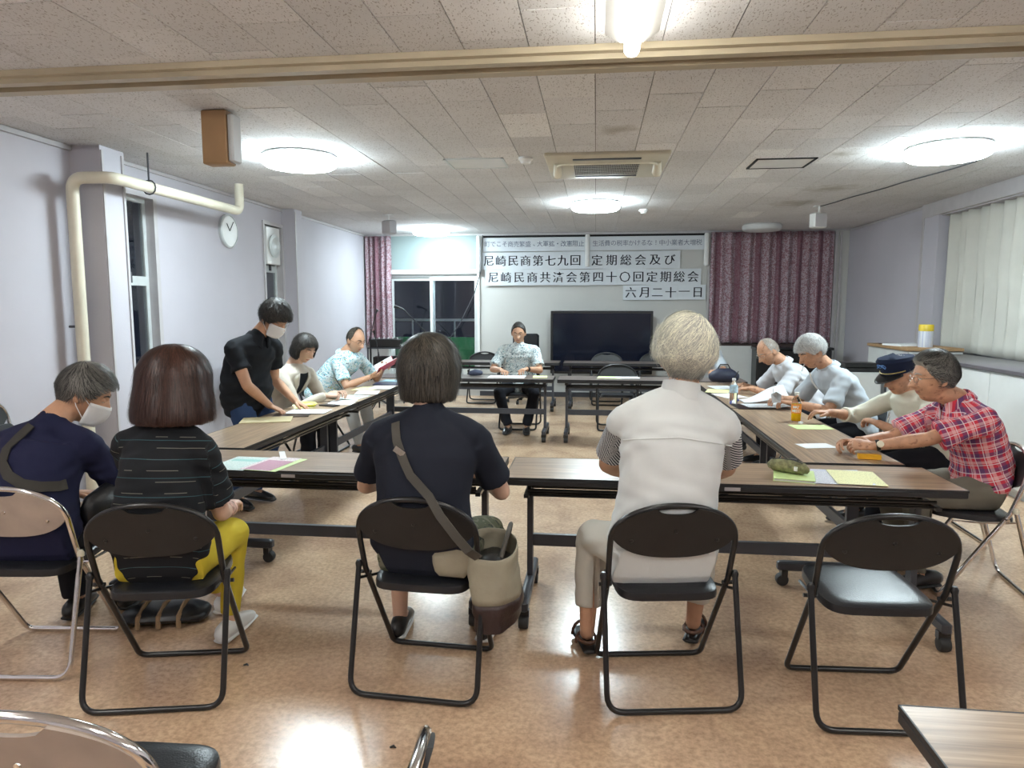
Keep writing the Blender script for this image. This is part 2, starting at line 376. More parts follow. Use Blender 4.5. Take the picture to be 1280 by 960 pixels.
for x in (-1.5, -.7, .1, .55, 1.3): MB().tube([(x, 0, 0), (x, 0, .32)], .016).obj('post', M_alu, bc)
struct(MB().box(-4.6, -.8, YB+.12, 12.8, -.1, -.05).obj('balcony_floor', M_trim, smooth=False))
# left windows
def left_window(name, y0, y1, z1, mid):
    w = struct(MB().box(-4.0, XL+.02, y0, y0+.03, .35, z1).box(-4.0, XL+.02, y1-.05, y1, .35, z1).box(-4.0, XL+.02, y0+.03, y1-.05, z1-.04, z1).box(-4.0, XL+.02, y0+.03, y1-.05, .35, .4).obj(name, M_trim, smooth=False))
    for a, b in ((.4, mid), (mid+.0, z1-.04)):
        f = MB().box(-3.98, -3.94, y0+.03, y0+.06, a, b).box(-3.98, -3.94, y1-.09, y1-.05, a, b).box(-3.98, -3.94, y0+.06, y1-.09, a, a+.04).box(-3.98, -3.94, y0+.06, y1-.09, b-.04, b).obj('sash', M_alu, w, smooth=False)
        MB().box(-3.965, -3.955, y0+.06, y1-.09, a+.04, b-.04).obj('pane', M_glass, f, smooth=False)
    MB().box(-3.94, -3.92, (y0+y1)/2, (y0+y1)/2+.03, mid-.02, mid+.07).obj('latch', M_char, w, smooth=False)
    return w
left_window('window_2', 5.2, 5.86, 2.47, 1.72)
w3 = left_window('window_3', 7.86, 8.38, 2.5, 1.95)
fan = empty('ventilation_fan', (-3.90, 8.1, 2.22), 0, 'white square ventilation fan fitted in the upper part of the second left window', 'fan')
MB().box(-.02, .04, -.17, .17, -.22, .22, b=.006).obj('fan_frame', M_white, fan)
MB().lathe([(.13, 0), (.14, .02), (.10, .028), (.09, .02)], (.04, 0, 0), 24, 'x').obj('fan_ring', M_alu, fan)
for k in range(5):
    a = k*2*PI/5; MB().add([(.05, math.cos(a)*.02, math.sin(a)*.02), (.05, math.cos(a-.2)*.09, math.sin(a-.2)*.09), (.06, math.cos(a+.5)*.09, math.sin(a+.5)*.09), (.056, math.cos(a+.5)*.02, math.sin(a+.5)*.02)], [(0, 1, 2, 3), (3, 2, 1, 0)]).obj('blade', M_char, fan, smooth=False)

# pipe with hanger
pp = empty('water_pipe', (-3.8, 4.78, 0), 0, 'cream painted pipe rising at the left pilaster and bending along the wall under the ceiling', 'pipe')
MB().tube(rpath([(0, 0, .0), (0, 0, 2.43), (.30, .02, 2.43), (.30, 1.86, 2.43), (.30, 1.86, 2.70)], .09, 6), .043, 14).obj('pipe', M_cream, pp)
MB().tube([(.30, .45, 2.46), (.30, .45, 2.70)], .007, 6).obj('hanger_rod', M_char, pp)
MB().tube([(.30+.055*math.cos(a), .45, 2.43+.055*math.sin(a)) for a in np.linspace(0, 2*PI, 13)[:-1]], .006, 6, closed=True).obj('clamp', M_char, pp)
MB().tube([(-.10, 0, 1.35), (0, 0, 1.35)], .01, 6).obj('bracket', M_char, pp)
# clock
ck = empty('wall_clock', (XL, 7.07, 2.29), 0, 'round white wall clock seen at an angle on the left wall', 'clock')
MB().lathe([(.17, 0), (.175, .01), (.175, .03), (.16, .038), (.158, .03)], (0, 0, 0), 36, 'x').obj('rim', M_alu, ck)
MB().lathe([(.158, .02), (.158, .031)], (0, 0, 0), 36, 'x').obj('dial', M_white, ck)
for ln, a in ((.09, 2.2), (.13, .9)):
    MB().tube([(.034, 0, 0), (.034, math.cos(a)*ln, math.sin(a)*ln)], .004, 5).obj('hand', M_black, ck)

# round lamps
def lamp(name, x, y, r, label, on=True):
    l = empty(name, (x, y, ZC), 0, label, 'ceiling light', None)
    MB().lathe([(r*.9, -.003), (r*.98, -.02), (r, -.03)], (0, 0, 0), 40).obj('base_ring', M_white, l)
    d = MB().lathe([(r, -.03), (r*1.0, -.06), (r*.97, -.085), (r*.88, -.10), (r*.5, -.112), (.01, -.115)], (0, 0, 0), 40)
    d.obj('diffuser', M_led if on else mat('frosted_cover', (.60, .62, .63), .4, var=.03), l)
lamp('round_ceiling_light', -2.35, 5.45, .29, 'glowing round ceiling light nearest the brown speaker box on the left')
lamp('round_ceiling_light', 2.60, 5.72, .29, 'large glowing round ceiling light at the right near the white curtains')
lamp('round_ceiling_light', -.02, 8.25, .28, 'glowing round ceiling light just behind the ceiling air conditioner')
lamp('round_ceiling_light', -2.55, 10.75, .28, 'glowing round ceiling light at the back above the sliding window')
lamp('round_ceiling_light', 2.40, 10.75, .28, 'unlit round ceiling light in front of the dark red curtain', False)
# fluorescent fixture(s)
def fluoro(x, y0, y1, label, tm=None):
    l = empty('fluorescent_light', (x, y0, ZC), 0, label, 'ceiling light')
    w = .125; n = y1-y0
    MB().add([(-w, 0, -.003), (w, 0, -.003), (w, n, -.003), (-w, n, -.003), (-.05, 0, -.05), (.05, 0, -.05), (.05, n, -.05), (-.05, n, -.05)],
             [(0, 1, 5, 4), (1, 2, 6, 5), (2, 3, 7, 6), (3, 0, 4, 7), (4, 5, 6, 7), (3, 2, 1, 0)]).obj('reflector', M_white, l, smooth=False)
    MB().tube([(.0, .0, -.085), (0, .02, -.085), (0, n-.02, -.085), (0, n, -.085)], [.022, .034, .034, .022], 14).obj('tube', tm or M_tube, l)
    for y in (.01, n-.03): MB().box(-.02, .02, y, y+.02, -.08, -.045).obj('socket', M_white, l, smooth=False)
fluoro(.14, 2.05, 3.24, 'long glowing fluorescent tube light at the top edge of the picture')
fluoro(-2.6, .3, 1.55, 'unseen fluorescent fill light over the left front of the room behind the viewer', M_tubefill)  # this and the following: out of view, added to brighten the foreground
fluoro(-2.6, -1.6, -.35, 'unseen fluorescent fill light added at the far left front corner behind the viewer', M_tubefill)
fluoro(2.6, -1.6, -.35, 'unseen fluorescent fill light added at the far right front corner behind the viewer', M_tubefill)
fluoro(.0, -.6, .65, 'unseen fluorescent fill light straight above the viewer', M_tubefill)
fluoro(2.6, .3, 1.55, 'unseen fluorescent fill light over the right front of the room behind the viewer', M_tubefill)

# air conditioner cassette
ac = empty('ceiling_air_conditioner', (.07, 6.10, ZC), 0, 'beige square air conditioner cassette with a dark grille set in the ceiling', 'air conditioner')
MB().box(-.49, .49, -.49, .49, -.035, 0, b=.008).obj('panel', mat('ac_beige', (.52, .48, .38), .45, var=.05), ac)
MB().box(-.27, .27, -.18, .27, -.042, -.033).obj('intake_recess', M_dark, ac, smooth=False)
for k in range(7): MB().box(-.27, .27, -.18+k*.072, -.176+k*.072, -.046, -.042).obj('grille_slat', M_white, ac, smooth=False)
gb = MB()
for k in range(37): gb.box(-.27+k*.0148, -.2675+k*.0148, -.18, .27, -.047, -.042)
gb.obj('grille_bars', M_white, ac, smooth=False)
for sy, (a, b) in ((-1, (-.27, .27)), (1, (-.27, .27))):
    MB().box(a, b, sy*.36-.02, sy*.36+.02, -.042, -.034).obj('air_outlet', M_char, ac, smooth=False)
MB().tube(rpath([(-.40, -.20, -.06), (-.38, -.33, -.07), (-.22, -.37, -.075), (.22, -.37, -.075), (.38, -.33, -.07), (.41, -.20, -.06)], .07, 5), .008, 6).obj('louvre_rod', M_cream, ac)
for x in (-.40, .41): MB().tube([(x, -.22, -.035), (x, -.12, -.10), (x, -.02, -.035)], [.028, .04, .02], 10).obj('louvre_flap', M_cream, ac)
for x, y, la in ((-.58, 5.75, 'small white smoke detector left of the air conditioner'), (.57, 8.95, 'small white smoke detector behind the middle round light')):
    o = MB().lathe([(.055, 0), (.06, -.02), (.045, -.03), (.035, -.05), (.005, -.055)], (0, 0, 0), 24).obj('smoke_detector', M_white, loc=(x, y, ZC-.005)); tag(o, la, 'smoke detector')
for (a, b, c, d, fm, la) in ((-1.25, -.76, 5.72, 6.12, M_alu, 'white access hatch with pale rim in the ceiling left of the air conditioner'), (1.28, 1.76, 6.02, 6.42, M_dark, 'white access hatch with dark rim in the ceiling right of the air conditioner')):
    h = empty('access_hatch', ((a+b)/2, (c+d)/2, ZC), 0, la, 'hatch'); X, Y = (b-a)/2, (d-c)/2
    MB().box(-X, X, -Y, -Y+.014, -.016, 0).box(-X, X, Y-.014, Y, -.016, 0).box(-X, -X+.018, -Y, Y, -.016, 0).box(X-.018, X, -Y, Y, -.016, 0).obj('rim', fm, h, smooth=False)
    MB().box(-X+.02, X-.02, -Y+.016, Y-.016, -.012, 0).obj('lid', M_white, h, smooth=False)
# speakers on the ceiling
sp = empty('ceiling_speaker', (-2.27, 4.30, 2.70), .0, 'brown speaker box with white grille hanging from the ceiling at the left', 'speaker')
MB().box(-.14, .02, -.16, -.05, -.33, -.01, b=.006).obj('cabinet', M_tan, sp)
MB().box(.024, .06, -.155, -.045, -.32, -.03, b=.01).obj('grille', mat('speaker_grille', (.5, .52, .54), .5, var=.02), sp)
MB().box(-.13, .0, -.05, -.02, -.25, 0).obj('bracket', M_char, sp, smooth=False)
for i, (x, y, rz, la) in enumerate(((2.64, 8.9, .25, 'small white speaker hanging from the ceiling at the right rear'), (-2.70, 9.0, -.5, 'small grey speaker hanging from the ceiling at the left rear'))):
    s = empty('small_speaker', (x, y, ZC-.005), rz, la, 'speaker')
    MB().tube([(0, 0, 0), (0, 0, -.09)], .012, 8).box(-.06, .06, -.03, .03, -.01, 0).obj('mount', M_white, s)
    MB().box(-.085, .085, -.05, .07, -.26, -.08, b=.015).obj('cabinet', M_white if i == 0 else mat('grey_speaker', (.42, .42, .45), .5, var=.02), s)
    MB().box(-.07, .07, -.056, -.05, -.245, -.095).obj('grille', M_trim, s, smooth=False)
cw = MB().tube([(x+.012*math.sin(k*2.1), y, 2.685) for k, (x, y) in enumerate(zip(np.linspace(2.64, 3.1, 9), np.linspace(8.85, 6.3, 9)))], .006, 5).obj('ceiling_cable', M_char); tag(cw, 'thin dark cable running along the ceiling from the right rear speaker', 'cable')

# ------------------------------------------------------------------ curtains
def curtain(name, p0, p1, z0, z1, m, label, waves, amp, gather=0, nrm=(0, -1)):
    n = waves*8; rows = 14; v = []; f = []
    for j in range(rows+1):
        t = j/rows; z = z0+(z1-z0)*t
        for i in range(n+1):
            s = i/n; x = p0[0]+(p1[0]-p0[0])*s; y = p0[1]+(p1[1]-p0[1])*s
            w = amp*(math.sin(2*PI*waves*s+.7*math.sin(5*s)+.25*math.sin(9*t+3*s))+.4*math.sin(2*PI*waves*.53*s+1))*(.75+.25*(1-t))
            v.append((x+nrm[0]*(w+amp*1.2), y+nrm[1]*(w+amp*1.2), z+(.012*math.sin(waves*s*2*PI+1) if j == 0 else 0)))
    for j in range(rows):
        for i in range(n):
            a = j*(n+1)+i; f.append((a, a+1, a+n+2, a+n+1))
    b = MB().add(v, f); o = b.obj(name, m); tag(o, label, 'curtain')
    md = o.modifiers.new('thick', 'SOLIDIFY'); md.thickness = .004
    return o
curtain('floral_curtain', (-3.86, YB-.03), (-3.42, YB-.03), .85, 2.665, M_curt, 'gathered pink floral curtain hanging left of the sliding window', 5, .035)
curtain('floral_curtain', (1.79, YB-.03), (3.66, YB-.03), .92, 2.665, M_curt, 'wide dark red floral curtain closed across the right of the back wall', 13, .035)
curtain('white_curtain', (4.05, 8.55), (4.05, 6.95), 1.0, 2.53, M_curtw, 'off-white window curtain panel nearest the right wall pillar', 8, .05, nrm=(-1, 0))
curtain('white_curtain', (4.05, 6.90), (4.05, 4.6), 1.0, 2.53, M_curtw, 'off-white window curtain panel cut by the right edge of the picture', 11, .05, nrm=(-1, 0))
struct(MB().box(1.80, 3.70, YB-.02, YB, .86, .92).obj('trim_8', mat('dark_wood_sill', (.06, .035, .03), .5), smooth=False))
struct(MB().box(3.68, 3.72, YB-.03, YB, .3, 2.66).box(3.76, 3.79, YB-.03, YB, .3, 2.66).box(1.76, 1.79, YB-.05, YB-.02, .9, 2.66).obj('trim_9', M_trim, smooth=False))

# ------------------------------------------------------------------ banners
def glyphs(items, size, m, parent, name='lettering', bold=.0, dbl=0, y=-.0035, ext=.0008):
    """items: (char, x, z) centres, in the parent's frame facing -y"""
    for ch, x, z in items:
        b = MB()
        cu = bpy.data.curves.new('t', 'FONT'); cu.body = ch; cu.size = size; cu.align_x = 'CENTER'; cu.align_y = 'CENTER'; cu.offset = bold; cu.resolution_u = 2
        to = bpy.data.objects.new('t', cu); COL.objects.link(to); bpy.context.view_layer.update()
        me = bpy.data.meshes.new_from_object(to.evaluated_get(bpy.context.evaluated_depsgraph_get()))
        cs = [v.co.copy() for v in me.vertices]
        if cs:
            mx = (min(c.x for c in cs)+max(c.x for c in cs))/2; mz = (min(c.y for c in cs)+max(c.y for c in cs))/2
            if ch in 'ー一、。・': mz = mz if ch != '一' else 0
            for dx in ([-dbl, 0, dbl] if dbl else [0]):
                b.add([(c.x-mx+x+dx, y-abs(dx)*.02, c.y-(mz if ch not in '、。' else 0)+z) for c in cs], [tuple(p.vertices) for p in me.polygons])
        bpy.data.objects.remove(to); bpy.data.curves.remove(cu); bpy.data.meshes.remove(me)
        if b.v: b.obj('character', m, parent, smooth=False)
def banner(name, xa, xb, za, zb, label, rows, size, m, dbl=0, bold=0, seams=(), y=YB-.034, mp=None):
    cx, cz = (xa+xb)/2, (za+zb)/2
    e = empty(name, (cx, y, cz), 0, label, 'banner')
    xs = [xa]+list(seams)+[xb]
    for k in range(len(xs)-1):
        dz = .003*((k*7) % 3-1)
        MB().box(xs[k]-cx+.001, xs[k+1]-cx-.001, -.0015-.0008*(k % 2), .001, za-cz+dz, zb-cz+dz).obj('paper_sheet', mp or M_bpaper, e, smooth=False)
    glyphs([(c, x-cx, z-cz) for c, x, z in rows], size, m, e, dbl=dbl, bold=bold)
    return e
M_bpaper = mat('banner_paper', (.60, .64, .68), .6, var=.04, scale=3)
def spread(s, xa, xb, z): 
    p = (xb-xa)/len(s); return [(c, xa+p*(i+.5), z) for i, c in enumerate(s) if c != ' ']
banner('slogan_banner', -1.86, 1.70, 2.40, 2.62, 'top banner row with faint small slogan lettering', spread('町でこそ商売繁盛、大軍拡・改憲阻止', -1.84, -.20, 2.515)+spread('生活費の税率かけるな！中小業者大増税', -.07, 1.66, 2.515), .10, M_inkf, seams=(-.13,))
banner('meeting_banner', -1.88, 1.33, 2.105, 2.385, 'second banner row ending in a Japanese kana character', spread('尼崎民商第七九回', -1.87, -.24, 2.245)+spread('定期総会及び', -.11, 1.28, 2.245), .185, M_ink, dbl=.004, bold=-.001, seams=(-1.2, -.55, .1, .75))
banner('meeting_banner', -1.83, 1.66, 1.845, 2.10, 'third and longest banner row containing a round zero character', spread('尼崎民商共済会第四十〇回定期総会', -1.80, 1.64, 1.975), .185, M_ink, dbl=.004, bold=-.001, seams=(-1.45, -1.0, -.6, -.1, .33, .8, 1.2), y=YB-.036)
banner('date_banner', .43, 1.74, 1.605, 1.842, 'short lowest banner sheet with the date at the right', spread('六月二十一日', .45, 1.72, 1.725), .185, M_ink, dbl=.004, bold=-.001, seams=(.87, 1.3))
for x, z0, la in ((-1.93, 2.06, 'left white vertical tube fixed above the banner'), (-.15, 2.14, 'middle white vertical tube between banner halves'), (1.725, 2.14, 'right white vertical tube beside the red curtain')):
    o = MB().tube([(0, 0, z0), (0, 0, z0+.02), (0, 0, 2.63), (0, 0, 2.65)], [.03, .038, .038, .03], 14).obj('wall_tube', M_white, loc=(x, YB-.08, 0)); tag(o, la, 'tube')
cb = MB().tube([(-1.86, YB-.07, 2.66), (-1.89, YB-.12, 2.4), (-1.88, YB-.12, 2.1), (-2.0, YB-.12, 1.7), (-2.25, YB-.14, 1.2), (-2.6, YB-.2, .7), (-2.9, YB-.25, .02)], .008, 6).obj('hanging_cable', M_char); tag(cb, 'dark cable hanging from the banner corner across the sliding window', 'cable')

# ------------------------------------------------------------------ television
tv = empty('television', (.09, 11.25, 0), 0, 'very large black flat television standing against the back wall', 'television')
MB().box(-.81, .81, -.03, .04, .42, 1.43, b=.008).obj('housing', M_black, tv)
MB().box(-.77, .77, -.034, -.029, .46, 1.39).obj('screen', mat('tv_screen', (.006, .009, .02), .12, var=0), tv, smooth=False)
for x in (-.5, .5):
    MB().box(x-.03, x+.03, -.02, .03, .08, .45).box(x-.04, x+.04, -.22, .2, 0, .08).obj('stand_leg', M_char, tv, smooth=False)
# low furniture under the right curtain
bc2 = empty('upright_piano', (3.0, 11.2, 0), 0, 'black low upright case standing under the dark red curtain', 'cabinet')
MB().box(-.55, .55, -.2, .2, 0, .84, b=.01).obj('body', M_black, bc2)
MB().box(-.57, .57, -.23, .22, .84, .88, b=.006).obj('lid', M_black, bc2)
bc2.name = 'low_cabinet'
o = MB().box(-.3, .3, -.02, .02, 0, .88).obj('wall_panel', M_cab, loc=(2.15, 11.35, 0)); tag(o, 'pale grey board standing under the left end of the dark red curtain', 'board')

# ------------------------------------------------------------------ right cabinets
def cabinet(name, x0, x1, y0, y1, h, topm, label):
    c = empty(name, ((x0+x1)/2, (y0+y1)/2, 0), 0, label, 'cabinet'); X, Y = (x1-x0)/2, (y1-y0)/2
    MB().box(-X+.02, X, -Y+.01, Y-.01, .05, h-.035, b=.004).box(-X+.05, X, -Y+.03, Y-.03, 0, .05).obj('body', M_cab, c)
    MB().box(-X-.01, X, -Y-.01, Y+.0, h-.035, h, b=.005).obj('worktop', topm, c)
    n = max(2, round((y1-y0)/.55)); 
    for k in range(n):
        a = -Y+.02+k*(2*Y-.04)/n; b = a+(2*Y-.04)/n-.008
        d = MB().box(-X, -X+.018, a, b, .08, h-.05, b=.003).obj('door', M_cab, c)
        MB().box(-X-.02, -X, b-.06, b-.045, h*.5, h*.5+.1).obj('handle', M_char, d, smooth=False)
    return c
cabinet('storage_cabinet', 3.30, 3.86, 7.85, 8.95, 1.06, M_tan, 'pale cabinet with tan top at the rear of the right wall')
cabinet('storage_cabinet', 3.25, 3.86, 5.62, 7.82, 1.0, M_cabtop, 'pale cabinet with dark top under the white curtains')
cn = empty('wipes_canister', (3.56, 8.05, 1.06), 0, 'white canister with a yellow top standing on the tan topped cabinet', 'canister')
MB().lathe([(.07, 0), (.072, .005), (.072, .17), (.07, .175)], (0, 0, 0), 24).obj('body', printed('canister_label', (.65, .67, .72), (.2, .25, .5), .02), cn)
MB().lathe([(.074, .175), (.074, .235), (.068, .245)], (0, 0, 0), 24).obj('lid', mat('yellow_lid', (.75, .55, .04), .4), cn)
o = MB().box(-.2, .2, -.15, .15, 0, .02).obj('paper_stack', M_paperw, loc=(3.5, 8.35, 1.06), rot=(0, 0, .3)); tag(o, 'stack of white papers lying on the tan topped cabinet', 'papers')
o = MB().box(-.15, .15, -.02, .02, 0, .008).obj('flat_folder', M_black, loc=(3.50, 8.75, 1.06)); tag(o, 'thin black folder on the far end of the tan topped cabinet', 'folder')
o = MB().box(-.2, .2, -.15, .15, 0, .75, b=.01).obj('storage_box', M_cab, loc=(3.05, 8.5, 0)); tag(o, 'tall pale box standing left of the tan topped cabinet', 'box')
for k in range(2):
    o = MB().box(-.19, .19, -.14, .14, 0, .05, b=.005).obj('black_tray', M_black, loc=(3.06-.02*k, 8.5, .75+.052*k)); tag(o, ['lower', 'upper'][k]+' black tray stacked on the tall pale box', 'tray')

# ------------------------------------------------------------------ folding tables
def table(cx, cy, rz, L, D, label, topm=None, sticker=None):
    t = empty('folding_table', (cx, cy, 0), rz, label, 'table'); X, Y = L/2-.002, D/2
    MB().box(-X+.004, X-.004, -Y+.004, Y-.004, .690, .700).obj('tabletop', topm or M_top, t, smooth=False)
    MB().box(-X, X, -Y, Y, .662, .690, b=.004).box(-X, -X+.0035, -Y, Y, .690, .7005).box(X-.0035, X, -Y, Y, .690, .7005).box(-X, X, -Y, -Y+.0035, .690, .7005).box(-X, X, Y-.0035, Y, .690, .7005).obj('edge_band', M_char2, t)
    for y in (-Y+.07, -Y+.11, 0, Y-.10): MB().tube([(-X+.11, y, .60), (X-.11, y, .60)], .007, 6).obj('shelf_rod', M_black, t)
    MB().tube([(-X+.11, -Y+.05, .63), (X-.11, -Y+.05, .63)], .009, 6).obj('front_rod', M_black, t)
    MB().box(-X+.11, X-.11, .03, .055, .285, .345).obj('crossbar', M_char, t, smooth=False)
    if sticker is not None: MB().box(sticker-.035, sticker+.035, -Y-.0012, -Y, .668, .684).obj('sticker', M_trim, t, smooth=False)
    for s in (-1, 1):
        x = s*(X-.10)
        MB().box(x-.014, x+.014, .01, .07, .1, .66).obj('leg', M_char, t, smooth=False)
        MB().box(x-.018, x+.018, -.10, .18, .635, .662).box(x-.012, x+.012, -Y+.04, Y-.06, .592, .61).obj('bracket', M_black, t, smooth=False)
        MB().box(x-.022, x+.022, -.33, .28, .085, .135, b=.008).obj('foot', M_char, t)
        for y in (-.29, .25):
            MB().box(x-.026, x+.026, y-.02, y+.012, .055, .09).obj('caster_fork', M_black, t, smooth=False)
            MB().lathe([(.012, -.024), (.030, -.022), (.033, -.014), (.033, .014), (.030, .022), (.012, .024)], (x, y-.012, .033), 18, 'x').obj('caster', M_rubber, t)
    return t
LT = 2.03
table(-1.465, 3.405, 0, LT, .45, 'folding table in front row left, before the crossbody bag wearer', sticker=-.02)
table(.605, 3.405, 0, 2.05, .45, 'folding table in front row right, carrying the pencil pouch and newsletters', sticker=.02)
table(-2.20, 4.64, PI/2, 1.93, .45, 'left side folding table nearer the viewer, where the standing man leans')
table(-2.20, 6.58, PI/2, 1.93, .45, 'left side folding table farther from the viewer, before the red book reader')
table(1.32, 4.64, -PI/2, 1.93, .50, 'right side folding table nearer the viewer, with the orange drink bottle')
table(1.32, 6.58, -PI/2, 1.93, .50, 'right side folding table farther away, before the bald man')
table(-1.47, 7.83, PI, LT, .45, 'far folding table where the man faces the viewer', M_dtop)
table(.60, 7.83, PI, LT, .45, 'far folding table with an empty chair behind it, right of centre', M_dtop)
table(-1.52, 10.1, PI, LT, .45, 'rearmost folding table on the left before the sliding window', M_dtop)
table(.56, 10.1, PI, LT, .45, 'rearmost folding table on the right before the television', M_dtop)
table(1.63, 1.185, 0, LT, .45, 'folding table corner at the bottom right edge of the picture')

# ------------------------------------------------------------------ folding chairs
def chair_meshes(tubem, fold=False, white_back=False):
    """local: faces +y. returns list (name, mesh)"""
    out = []
    wf, wt = .225, .235
    if fold: yf, yr, yt = .0, .0, -.02
    else: yf, yr, yt = .215, -.225, -.185
    def hy(z):  # hoop side profile
        if fold: return .02-.04*z
        return yf+(-.085-yf)*z/.47 if z < .47 else -.085+(yt+.085)*(z-.47)/.32
    top = .79 if not fold else .93; sh = top-.17
    path = [(-wf, hy(.012), .0125+.0), ]
    side = []
    n = 12
    for k in range(8): z = .08+(sh-.08)*k/7; side.append((-wf-(wt-wf)*k/7, hy(z), z))
    arch = []
    for k in range(1, n*2):
        a = PI*k/(n*2); arch.append((-wt*math.cos(a), hy(sh+.16*math.sin(a)), sh+(top-.011-sh)*math.sin(a)**.8))
    pts = rpath([(0, hy(.0125), .0125), (-wf, hy(.0125), .0125), side[0]], .06, 5)+side[1:]+arch
    right = [(-p[0], p[1], p[2]) for p in side[1:]][::-1]
    pts = [V(p) for p in pts]+[V(p) for p in right]+[V((-p.x, p.y, p.z)) for p in rpath([(0, hy(.0125), .0125), (-wf, hy(.0125), .0125), side[0]], .06, 5)][::-1][:-1]
    out.append(('back_hoop', MB().tube(pts, .0115, 10, closed=True).mesh('back_hoop', tubem, True)))
    # rear leg loop
    ro = .252; rz = .485 if not fold else .55; ry0 = -.10 if not fold else -.03
    lp = rpath([(-ro, ry0, rz), (-ro, yr if not fold else -.045, .0125), (ro, yr if not fold else -.045, .0125), (ro, ry0, rz)], .065, 6)
    out.append(('rear_leg', MB().tube(lp, .011, 10).mesh('rear_leg', tubem, True)))
    for s in (-1, 1): out.append(('end_cap', MB().lathe([(.013, rz-.01), (.014, rz+.005), (.008, rz+.016)], (s*ro, ry0, 0), 12).mesh('end_cap', M_cream if tubem is M_chrome else M_black, True)))
    # pivots
    for s in (-1, 1):
        out.append(('pivot', MB().tube([(s*.215, hy(.44), .44), (s*(ro+.012), hy(.44)-.0, .44)], .008, 8).mesh('pivot', tubem, True)))
        if not fold: out.append(('seat_rail', MB().tube([(s*ro, -.11, .43), (s*.20, .02, .405), (s*.20, .16, .405)], .006, 6).mesh('seat_rail', tubem, True)))
    # seat: rounded trapezoid with soft top
    v = []; f = []; m = 32
    def outline(sc, z):
        ring = []
        for k in range(m):
            a = 2*PI*k/m; c, s = math.cos(a), math.sin(a)
            x = .197*math.copysign(abs(c)**.35, c)*sc; y = .195*math.copysign(abs(s)**.42, s)*sc
            x *= 1-.06*(y/.195 > 0)*(y/.195)
            if abs(x) > .205-.0: x = math.copysign(.205, x)
            ring.append((x, y+.055, z))
        return ring
    zs = [(.90, -.012), (1.0, -.008), (1.0, .008), (.985, .020), (.93, .027), (.75, .030), (.4, .031)]
    for sc, z in zs: v += outline(sc, z)
    for r in range(len(zs)-1):
        for k in range(m): f.append((r*m+k, r*m+(k+1) % m, (r+1)*m+(k+1) % m, (r+1)*m+k))
    f.append(tuple(range(m-1, -1, -1))); f.append(tuple((len(zs)-1)*m+k for k in range(m)))
    if fold: T = Matrix.Translation((0, .035, .50)) @ Matrix.Rotation(PI/2-.06, 4, 'X')
    else: T = Matrix.Translation((0, 0, .415)) @ Matrix.Rotation(.055, 4, 'X')
    out.append(('seat', MB().add([T @ V(p) for p in v], f).mesh('seat', M_vinyl, True)))
    # backrest: fills the arch, crescent bottom, slot at the top
    v = []; f = []; nx, nz = 24, 8
    def thick(x, z, s):
        return hy(z)-.0+.016*(1-(x/wt)**2)*-1 + s*.006
    for s in (1, -1):
        for i in range(nx+1):
            x = -wt*.985+2*wt*.985*i/nx; q = min(1, abs(x)/wt)
            zt = sh+(top-.012-sh)*max(0, (1-q*q))**.4
            if abs(x) < .075: zt -= .0+(.030*(1-(x/.075)**2)**.5)
            zb = sh-.002-.05*(1-q**2.4)+(.035*q**6)
            zb = min(zb, zt-.002)
            for j in range(nz+1):
                z = zb+(zt-zb)*j/nz; v.append((x, thick(x, z, s), z))
    K = (nx+1)*(nz+1)
    for i in range(nx):
        for j in range(nz):
            a = i*(nz+1)+j; f.append((a, a+1, a+nz+2, a+nz+1)); f.append((K+a, K+a+nz+1, K+a+nz+2, K+a+1))
    for i in range(nx):
        a = i*(nz+1); f.append((a, a+nz+1, K+a+nz+1, K+a)); a += nz; f.append((a, K+a, K+a+nz+1, a+nz+1))
    out.append(('backrest', MB().add(v, f).mesh('backrest', mat('pale_back_board', (.40, .33, .28), .5) if white_back else M_bpad, True)))
    for x, z in ((-.16, sh+.02), (.16, sh+.02), (0, sh+.06)): out.append(('rivet', MB().lathe([(.008, 0), (.006, -.003)], (x, thick(x, z, -1)-.0005, z), 10, 'y').mesh('rivet', M_black if tubem is M_black else M_chrome, True)))
    return out
CM = {'black': chair_meshes(M_black), 'chrome': chair_meshes(M_chrome), 'cream': chair_meshes(M_chrome, white_back=True), 'folded': chair_meshes(M_chrome, True)}
def chair(kind, x, y, deg, label, group=None, tilt=None, z=0):
    c = empty('folding_chair', (x, y, z), math.radians(deg), label, 'chair', group)
    if tilt: c.rotation_euler = (math.radians(tilt), 0, math.radians(deg))
    for nm, me in CM[kind]:
        o = bpy.data.objects.new(nm, me); COL.objects.link(o); o.parent = c
    return c
chair('cream', -2.36, 2.62, 6, 'chrome folding chair with tan backrest under the man in navy at the left edge')
chair('black', -1.66, 2.475, 12, 'black folding chair under the woman with the striped top')
chair('black', -.665, 2.665, -3, 'black folding chair under the person with the crossbody tote bag')
chair('black', .275, 2.70, 9, 'black folding chair under the white-haired man in the pale vest')
chair('black', 1.035, 2.66, 3, 'empty black folding chair in the right foreground')
chair('cream', -1.03, 1.225, 3, 'empty chrome folding chair cut off at the bottom left corner')
chair('chrome', -.455, .975, 92, 'chrome folding chair showing only its hoop at the bottom edge')
chair('chrome', 2.02, 3.90, 82, 'chrome folding chair under the man in the plaid shirt')
chair('chrome', 2.24, 4.82, 88, 'chrome folding chair under the man in the peaked cap')
chair('chrome', 2.05, 5.70, 90, 'chrome folding chair under the silver-haired man holding a mask')
chair('chrome', 2.0, 6.72, 90, 'chrome folding chair under the bald man in white')
chair('black', -2.78, 5.62, -90, 'black folding chair under the woman in the beige jacket')
chair('black', -2.82, 6.90, -90, 'black folding chair under the man reading a red book')
chair('black', -.93, 8.50, 180, 'black folding chair under the man facing the viewer')
chair('black', 1.22, 8.50, 180, 'black folding chair under the person half hidden by the white-haired man')
